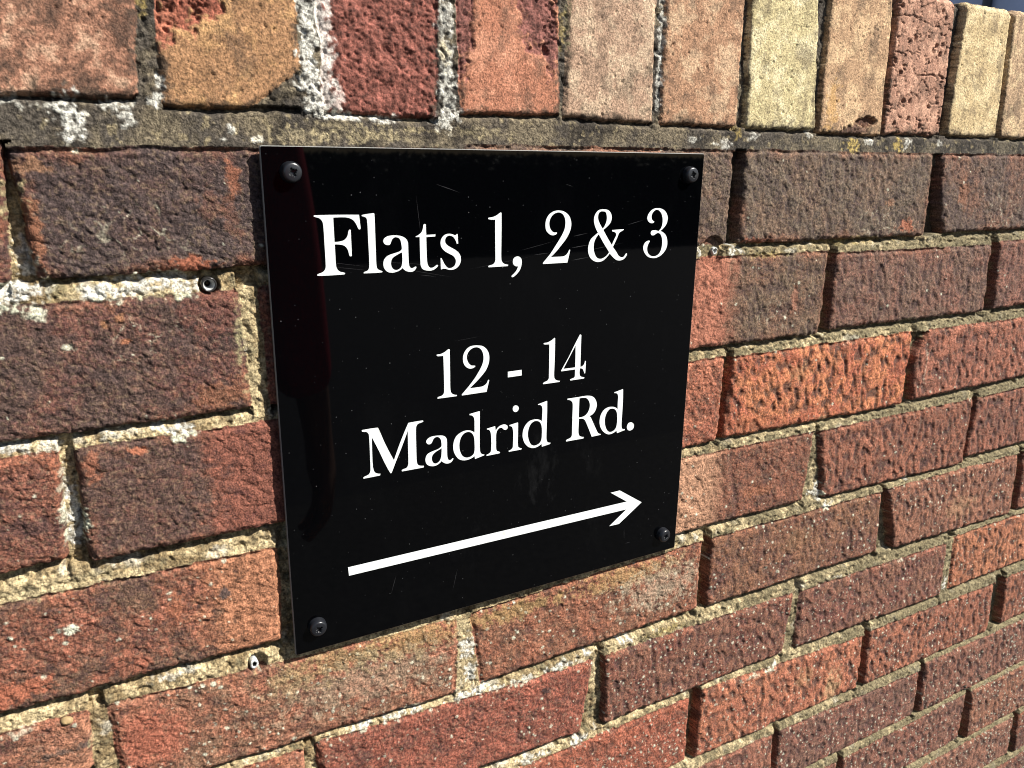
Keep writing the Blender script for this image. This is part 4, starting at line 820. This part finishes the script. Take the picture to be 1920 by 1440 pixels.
# fine scratches in the plate
SCR = [(97.66, -19.54, 113.95, -24.76, 0.35), (193.75, -52.57, 204.89, -50.9, 0.4), (191.99, -59.99, 206.09, -58.51, 0.5), (193.13, -67.93, 206.89, -66.51, 0.5), (164.01, -63.14, 176.65, -62.37, 0.35), (154.27, -60.05, 179.63, -55.09, 0.2), (236.13, -46.67, 250.71, -43.54, 0.3), (85.98, -71.03, 97.89, -72.99, 0.3), (77.73, -67.45, 108.36, -73.93, 0.2), (204.58, -62.24, 234.65, -58.23, 0.2), (33.76, -63.56, 58.3, -67.29, 0.2), (66.47, -262.24, 62.44, -275.32, 0.4), (109.85, -268.58, 105.77, -285.47, 0.3), (209.94, -301.21, 210.86, -300.57, 0.3), (248.26, -271.98, 248.78, -280.05, 0.4), (250.05, -284.36, 255.09, -284.23, 0.5), (108.02, -113.24, 128.26, -111.86, 0.15), (186.41, -19.89, 192.5, -21.55, 0.2), (27.97, -60.34, 55.24, -64.71, 0.2), (58.5, -61.87, 111.94, -67.74, 0.15), (119.07, -69.73, 164.03, -63.81, 0.15), (85.31, -25.39, 88.08, -51.02, 0.2)]
m_scr = plain("scratched_acrylic", (0.016, 0.016, 0.018), 0.5, 0.4)
for (x0, z0, x1, z1, w) in SCR:
    w = w * 0.8
    dx, dz = x1 - x0, z1 - z0; l = math.hypot(dx, dz); nx, nz_ = -dz / l * w / 2, dx / l * w / 2
    mxx, mzz = x0 + dx * 0.4, z0 + dz * 0.4
    pts = ((x0, z0), (mxx + nx, mzz + nz_), (x1, z1), (mxx - nx, mzz - nz_))
    mesh_py("scratch", [(a / 1000 + SX, -0.00006, c / 1000 + SZ) for a, c in pts], [(0, 1, 2, 3)], m_scr, sign)

# screws
mscrew = plain("black_screw_paint", (0.010, 0.011, 0.014), 0.30, 0.5)
def recess(x, y):
    """cross recess with four small between-arms, radius in mm"""
    d = 9.0
    for k in range(4):
        a = math.pi / 4 * k
        u = x * math.cos(a) + y * math.sin(a); w = -x * math.sin(a) + y * math.cos(a)
        hw, hl = (0.62, 2.5) if k % 2 == 0 else (0.28, 1.9)
        d = min(d, max(abs(u) - hl, abs(w) - hw))
    return d
def screw(kx, kz, rot, tilt, R=5.4, Ht=5.0):
    V = []; Fc = []
    radii = [0.001] + [i_ * 0.14 for i_ in range(1, 22)] + [3.3, 3.8, 4.3, 4.8, 5.1, 5.35, 5.55, 5.7, 5.8, 5.87, 5.9]
    ns = 96
    for r in radii:
        for k in range(ns):
            a = 2 * math.pi * k / ns
            x, y = r * math.cos(a), r * math.sin(a)
            t = r / 5.9
            h = Ht - 0.55 * t * t - 2.0 * max(0.0, (t - 0.72) / 0.28) ** 3.2
            d = recess(x, y)
            h -= 2.3 * min(1, max(0, -d / 0.12 + 0.5)) * (1 - 0.25 * r / 2.5) if d < 0.06 else 0
            V.append((x * R / 5.9, h, y * R / 5.9))
    for h in (1.2, 0.4, -2.6):
        for k in range(ns):
            a = 2 * math.pi * k / ns
            V.append((R * math.cos(a) * (1.0 if h > 1 else 1.04 if h > 0 else 1.04), h, R * math.sin(a) * (1.0 if h > 1 else 1.04)))
    nrg = len(radii) + 3
    ca, sa = math.cos(rot), math.sin(rot)
    out = []
    for (x, h, y) in V:
        x, y = x * ca - y * sa, x * sa + y * ca
        xx = x + tilt[0] * (h); yy = y + tilt[1] * h
        hh = h - tilt[0] * x - tilt[1] * y
        out.append(((kx + xx) / 1000 + SX, -hh / 1000, (kz + yy) / 1000 + SZ))
    for i_ in range(nrg - 1):
        for k in range(ns):
            k2 = (k + 1) % ns
            Fc.append((i_ * ns + k, i_ * ns + k2, (i_ + 1) * ns + k2, (i_ + 1) * ns + k))
    o = mesh_py("screw", out, Fc, mscrew, sign, smooth=True)
    return o
for (kx, kz, rot, tilt, lab) in [(14.8, -13.2, 0.5, (0.05, 0.02), 'ul'), (287.2, -14.2, 0.3, (-0.02, 0.03), 'ur'), (14.0, -283.1, 0.6, (0.0, -0.05), 'll'), (285.6, -284.7, 1.1, (0.06, -0.05), 'lr')]:
    o = screw(kx, kz, rot, tilt); o["group"] = "screws in the sign's corners"

# ------------------------------------------------------------------ plugs and pebble in the joints
def lathe(name, prof, ns, kx, kz, y0, mats, midx, wob=0.0, sq=(1, 1), parent=None):
    V = []; Fc = []; mi = []
    rr = random.Random(name + str(kx))
    ph = [rr.uniform(0, 6.28) for _ in range(4)]
    for (r, y) in prof:
        for k in range(ns):
            a = 2 * math.pi * k / ns
            w = 1 + wob * (0.5 * math.sin(3 * a + ph[0] + y) + 0.35 * math.sin(5 * a + ph[1]) + 0.3 * math.sin(9 * a + ph[2] + 2 * y))
            V.append((r * w * math.cos(a) * sq[0] / 1000, (y0 + y + wob * 1.2 * math.sin(4 * a + ph[3])) / 1000 - 0, r * w * math.sin(a) * sq[1] / 1000))
    for i_ in range(len(prof) - 1):
        for k in range(ns):
            k2 = (k + 1) % ns
            Fc.append((i_ * ns + k, i_ * ns + k2, (i_ + 1) * ns + k2, (i_ + 1) * ns + k)); mi.append(midx[i_])
    o = mesh_py(name, V, Fc, mats, parent, smooth=True, midx=mi)
    o.location = (kx / 1000, 0, ZS + kz / 1000)
    return o
mp_dark = plain("dark_plastic", (0.02, 0.019, 0.018), 0.25, 0.5)
mp_white = plain("chalky_plastic", (0.55, 0.56, 0.54), 0.5, 0.5, noise=(900.0, 0.5, 1.15))
mp_grey = plain("weathered_plastic", (0.5, 0.5, 0.48), 0.6, 0.4, noise=(1200.0, 0.4, 1.2))
mp_tan = plain("sandy_pebble", tuple(lin((190, 162, 116)) * 0.55), 0.7, 0.4, noise=(500.0, 0.8, 1.15))
G = "old wall plugs left in the mortar joints"
o = lathe("wall_plug", [(3.9, 9), (3.9, 0.4), (3.6, 0), (3.1, 0.1), (2.9, 0.7), (2.2, 2.6), (1.6, 6.5), (0.01, 7)], 40, -29.5, -70.4, 6.2,
          [mp_dark, mp_white], [0, 0, 0, 0, 1, 1, 0], 0.02)
tag(o, "hollow black-rimmed wall plug in the joint left of the sign, under the dark top brick", "wall plug", G)
o = lathe("wall_plug", [(2.6, 8), (2.7, 1), (2.5, 0.2), (1.9, 0), (1.3, 0.3), (1.0, 2.0), (0.01, 3)], 40, -23.8, -301.4, 5.2,
          [mp_white, mp_dark], [0, 0, 0, 0, 1, 1], 0.10, (0.9, 1.15))
tag(o, "chalky white wall plug in the joint below the sign's lower left corner", "wall plug", G)
o = lathe("wall_plug", [(2.6, 9), (2.6, 1), (2.4, 0.2), (1.8, 0), (1.4, 1.5), (0.01, 2.2)], 40, 325.1, -68.5, 8.5,
          [mp_white, mp_grey], [0, 0, 0, 1, 1], 0.14, (0.95, 1.1))
tag(o, "ragged whitish wall plug in the joint just right of the sign's upper right edge", "wall plug", G)
V = []; Fc = []
ns, nl = 24, 12
for i_ in range(nl + 1):
    th = math.pi * i_ / nl
    for k in range(ns):
        a = 2 * math.pi * k / ns
        s_ = 1 + 0.05 * math.sin(2 * a + 1) + 0.04 * math.cos(3 * th + a)
        V.append((3.1 * s_ * math.sin(th) * math.cos(a) / 1000, 2.2 * s_ * math.cos(th) / 1000, 2.6 * s_ * math.sin(th) * math.sin(a) / 1000))
for i_ in range(nl):
    for k in range(ns):
        k2 = (k + 1) % ns; Fc.append((i_ * ns + k, i_ * ns + k2, (i_ + 1) * ns + k2, (i_ + 1) * ns + k))
pb = mesh_py("pebble", V, Fc, mp_tan, None, smooth=True)
pb.location = (-123.9 / 1000, 0.0055, ZS - 0.3033); pb.rotation_euler = (0.2, 0.35, 0)
tag(pb, "small smooth tan pebble stuck in the mortar joint at the bottom left of the wall", "pebble")

# ------------------------------------------------------------------ ground and the building behind
def sheet(name, x0, y0, x1, y1, z, mat):
    o = mesh_py(name, [(x0,y0,z),(x1,y0,z),(x1,y1,z),(x0,y1,z)], [(0,1,2,3)], mat)
    return tag(o, kind="structure")
m_ground = plain("gravelly_soil", (0.07, 0.06, 0.045), 0.95, 0.2, noise=(9.0, 0.6, 1.4))
m_pave = plain("pavement_asphalt", (0.05, 0.049, 0.047), 0.9, 0.3, noise=(40.0, 0.65, 1.35))
m_road = plain("road_asphalt", (0.032, 0.032, 0.034), 0.9, 0.3, noise=(25.0, 0.7, 1.3))
sheet("ground", -300, -300, 300, 300, -0.02, m_ground)
kerb_z = -0.004
p = box("pavement", (-40, -2.3, -0.13), (40, 0.06, 0.0), m_pave); tag(p, kind="structure")
sheet("road", -40, -9.0, 40, -2.302, -0.016, m_road)

bld = empty("building", (6.3, 4.0, 0))
tag(bld, "shaded blue-grey rendered building beyond the top right corner of the wall", "building")
m_bw = plain("blue_grey_render", (0.52, 0.57, 0.76), 0.85, 0.3, noise=(6.0, 0.93, 1.07))
m_pipe = plain("dark_pipe", (0.03, 0.035, 0.045), 0.4, 0.5)
m_roof = plain("slate", (0.06, 0.065, 0.075), 0.7, 0.4, noise=(12.0, 0.7, 1.3))
def part(o):
    o.location = (-6.3, -4.0, 0); o.parent = bld; return o
part(box("wall", (6.3, 0.8, -0.02), (11.3, 9.5, 4.6), m_bw))
v = [(6.1,0.6,4.6),(11.5,0.6,4.6),(11.5,9.7,4.6),(6.1,9.7,4.6),(8.8,0.6,6.6),(8.8,9.7,6.6)]
part(mesh_py("roof", v, [(0,3,5,4),(1,4,5,2),(0,4,1),(3,2,5),(0,1,2,3)], m_roof))
V = []; Fc = []
PY = 3.545
for z_ in (0.0, 4.5):
    for k in range(16):
        a = 2 * math.pi * k / 16; V.append((6.26 + 0.034 * math.cos(a), PY + 0.034 * math.sin(a), z_))
for k in range(16): Fc.append((k, (k + 1) % 16, 16 + (k + 1) % 16, 16 + k))
part(mesh_py("downpipe", V, Fc, m_pipe, smooth=True))
part(box("gutter", (6.08, 0.6, 4.48), (6.2, 9.7, 4.58), m_pipe))

# ------------------------------------------------------------------ foliage added across the road to darken the sign's reflection
rs = np.random.RandomState(3)
nlf = 16000
hx = rs.uniform(-0.5, 13.0, nlf); hy = -10.2 + rs.uniform(-0.32, 0.32, nlf); hz = rs.uniform(0.0, 1.22, nlf)
topm = rs.rand(nlf) < 0.25; hz = np.where(topm, 1.18 + 0.10 * rs.rand(nlf), hz)
hy = np.where(~topm, -10.2 + np.sign(rs.rand(nlf) - 0.3) * (0.30 + 0.10 * rs.rand(nlf)), hy)
a = rs.normal(size=(nlf, 3)); a /= np.linalg.norm(a, axis=1)[:, None]
b_ = np.cross(a, rs.normal(size=(nlf, 3))); b_ /= np.linalg.norm(b_, axis=1)[:, None]
c0 = np.stack([hx, hy, hz], 1); sz = rs.uniform(0.025, 0.05, nlf)[:, None]
lv = np.stack([c0 - a * sz * 1.5, c0 + b_ * sz * 0.7, c0 + a * sz * 1.5, c0 - b_ * sz * 0.7], 1).reshape(-1, 3)
added_hedge = empty("added_hedge", (6.25, -10.2, 0))
tag(added_hedge, "clipped dark green hedge across the road, visible only as the sign's darkest reflection", "added_hedge")
m_leaf = plain("hedge_leaf", (0.03, 0.055, 0.018), 0.55, 0.3, noise=(3.0, 0.6, 1.4))
m_twig = plain("hedge_twigs", (0.02, 0.018, 0.012), 0.9, 0.2)
f_ = mesh_np("foliage", lv - np.array([6.25, -10.2, 0]), np.arange(nlf * 4).reshape(-1, 4), m_leaf, added_hedge, False)
hb = box("branches", (-0.45 - 6.25, -0.27, -0.1), (12.95 - 6.25, 0.27, 1.16), m_twig, added_hedge)

# ------------------------------------------------------------------ the photographer, seen only as a dark reflection in the plate
def skinned(name, nodes, edges, mat, parent, sub=2):
    """nodes: list of (x, y, z, radius a, radius b) in metres; first is the root"""
    me = bpy.data.meshes.new(name)
    me.from_pydata([n[:3] for n in nodes], edges, [])
    o = bpy.data.objects.new(name, me); link(o, parent)
    me.materials.append(mat)
    sk = o.modifiers.new("skin", 'SKIN'); sk.use_smooth_shade = True
    if not me.skin_vertices: me.skin_vertices.new()
    for i_, n in enumerate(nodes):
        me.skin_vertices[0].data[i_].radius = (n[3], n[4])
    me.skin_vertices[0].data[0].use_root = True
    sb = o.modifiers.new("smooth", 'SUBSURF'); sb.levels = sub; sb.render_levels = sub
    return o
PX, PYY = -0.02, -0.76
person = empty("person", (PX, PYY, 0))
tag(person, "person in maroon jacket and dark trousers photographing the sign, faintly reflected in it", "person")
m_skin = plain("skin", (0.50, 0.30, 0.22), 0.55, 0.4)
m_jacket = plain("maroon_cloth", (0.62, 0.04, 0.07), 0.8, 0.3, noise=(120.0, 0.8, 1.2))
m_trouser = plain("dark_denim", (0.02, 0.022, 0.035), 0.85, 0.2, noise=(200.0, 0.8, 1.2))
m_hair = plain("brown_hair", (0.05, 0.03, 0.018), 0.5, 0.4, noise=(300.0, 0.7, 1.3))
m_shoe = plain("shoe_leather", (0.03, 0.028, 0.026), 0.5, 0.4)
# y grows towards the wall; right side (+x) arm hangs, left side (-x) arm holds the telephone up
PH = Vector(cam.matrix_world.translation) - Vector((PX, PYY, 0))
hand_up = (PH.x - 0.03, PH.y - 0.10, PH.z - 0.035)
body_nodes = [(0,0,0.93,.11,.095),(0,0,1.06,.105,.08),(0,-.005,1.22,.125,.09),(0,-.01,1.36,.115,.08),(0,0,1.44,.055,.052),(0,.01,1.50,.052,.052),
    (0,.02,1.56,.066,.078),(0,.018,1.64,.075,.088),(0,.01,1.70,.055,.066),
    (.17,-.005,1.38,.052,.05),(.215,-.01,1.12,.040,.040),(.235,.02,.89,.030,.028),(.238,.03,.82,.028,.022),(.238,.035,.77,.034,.018),
    (-.17,-.005,1.38,.052,.05),(-.215,.06,1.14,.040,.040),(hand_up[0]-.02,hand_up[1]-.09,hand_up[2]-.05,.028,.028),(hand_up[0],hand_up[1],hand_up[2],.032,.020),
    (.09,0,.86,.082,.085),(.10,.01,.48,.055,.058),(.105,-.02,.10,.036,.038),(.11,.05,.035,.036,.03),(.115,.13,.028,.032,.022),
    (-.09,0,.86,.082,.085),(-.10,.01,.48,.055,.058),(-.105,-.02,.10,.036,.038),(-.11,.05,.035,.036,.03),(-.115,.13,.028,.032,.022)]
body_edges = [(0,1),(1,2),(2,3),(3,4),(4,5),(5,6),(6,7),(7,8),(3,9),(9,10),(10,11),(11,12),(12,13),(3,14),(14,15),(15,16),(16,17),(0,18),(18,19),(19,20),(20,21),(21,22),(0,23),(23,24),(24,25),(25,26),(26,27)]
# fingers and thumbs grow from the palms
def fingers(palm_idx, base, along, across, curl, thumb_side):
    A = Vector(along).normalized(); C_ = Vector(across).normalized(); N_ = Vector(curl).normalized()
    for k, ln in enumerate((.066, .076, .072, .056)):
        p0 = Vector(base) + C_ * (-.030 + .020 * k) + A * .03
        i0 = len(body_nodes); r_ = .0088
        body_nodes.append((*p0, r_, r_))
        p1 = p0 + A * ln * .45 + N_ * .006; p2 = p1 + A * ln * .3 + N_ * .014; p3 = p2 + A * ln * .2 + N_ * .018
        for p_, rr in ((p1, .0085), (p2, .0078), (p3, .0068)): body_nodes.append((*p_, rr, rr))
        body_edges.extend([(palm_idx, i0), (i0, i0 + 1), (i0 + 1, i0 + 2), (i0 + 2, i0 + 3)])
    t0 = Vector(base) + C_ * (.034 * thumb_side) - A * .012; i0 = len(body_nodes)
    for p_, rr in ((t0, .012), (t0 + C_ * .016 * thumb_side + A * .028 + N_ * .01, .010), (t0 + C_ * .014 * thumb_side + A * .052 + N_ * .02, .008)):
        body_nodes.append((*p_, rr, rr))
    body_edges.extend([(palm_idx, i0), (i0, i0 + 1), (i0 + 1, i0 + 2)])
fingers(13, (.238,.037,.765), (0,.12,-1), (0,1,.1), (-1,.1,0), 1)
fingers(17, hand_up, (.1,.6,.75), (1,-.1,0), (.2,.9,-.3), 1)
skinned("body", body_nodes, body_edges, m_skin, person, 2)
g = 1.16
jn = [(.01,0,0.80,.178,.125),(.01,0,1.04,.170,.115),(.01,-.005,1.22,.168,.118),(0,-.01,1.365,.140,.10),(0,0,1.435,.072,.07),
    (.175,-.005,1.375,.072,.066),(.21,-.01,1.12,.064,.060),(.226,.018,.88,.050,.046),
    (-.175,-.005,1.375,.068,.066),(-.22,.06,1.14,.056,.056),(hand_up[0]-.025,hand_up[1]-.10,hand_up[2]-.055,.042,.042)]
skinned("jacket", jn, [(0,1),(1,2),(2,3),(3,4),(3,5),(5,6),(6,7),(3,8),(8,9),(9,10)], m_jacket, person)
tn = [(0,0,.95,.125,.105),(.095,0,.84,.098,.10),(.105,.01,.48,.075,.078),(.11,-.015,.09,.062,.066),(-.095,0,.84,.098,.10),(-.105,.01,.48,.075,.078),(-.11,-.015,.09,.062,.066)]
skinned("trousers", tn, [(0,1),(1,2),(2,3),(0,4),(4,5),(5,6)], m_trouser, person)
skinned("hair", [(0,-.02,1.715,.070,.080),(0,-.055,1.66,.070,.066),(0,-.05,1.59,.055,.045)], [(0,1),(1,2)], m_hair, person)
for sx in (1, -1):
    skinned("shoe", [(.108*sx,-.03,.05,.046,.045),(.112*sx,.05,.038,.045,.036),(.118*sx,.14,.030,.042,.028)], [(0,1),(1,2)], m_shoe, person)
    e = lathe("eye", [(0.01, -9), (6, -7), (8, -2), (6, 3), (0.01, 6)], 16, 0, 0, 0, [plain("eye_white", (0.6, 0.6, 0.58), 0.3)], [0] * 4)
    e.location = (.032 * sx, .088, 1.628); e.rotation_euler = (math.radians(180), 0, 0); e.parent = person
    skinned("ear", [(.074*sx,.012,1.645,.010,.018),(.076*sx,.012,1.615,.008,.014)], [(0,1)], m_skin, person, 2)
skinned("nose", [(0,.095,1.632,.010,.010),(0,.116,1.600,.014,.012)], [(0,1)], m_skin, person, 2)
skinned("mouth", [(-.02,.094,1.568,.006,.005),(0,.100,1.569,.007,.006),(.02,.094,1.568,.006,.005)], [(0,1),(1,2)], plain("lips", (0.35, 0.12, 0.10), 0.5), person, 2)

# the telephone, just behind the viewpoint
phm = plain("dark_glass", (0.01, 0.01, 0.012), 0.15, 0.5)
bm_v = []
w2, h2, d2, rc = .074, .036, .004, .010
for yy in (-d2, d2):
    for (cx_, cz_, a0) in ((w2 - rc, h2 - rc, 0), (-w2 + rc, h2 - rc, 90), (-w2 + rc, -h2 + rc, 180), (w2 - rc, -h2 + rc, 270)):
        for k in range(7):
            a = math.radians(a0 + 15 * k); bm_v.append((cx_ + rc * math.cos(a), cz_ + rc * math.sin(a), yy))
n_ = 28
bf = [tuple(range(n_))[::-1], tuple(range(n_, 2 * n_))] + [(k, (k + 1) % n_, n_ + (k + 1) % n_, n_ + k) for k in range(n_)]
phone = mesh_py("telephone", bm_v, bf, phm)
phone.matrix_world = M_ @ Matrix.Translation((-0.045, -0.018, 0.016))
tag(phone, "dark mobile telephone held up in the photographer's hand", "telephone")
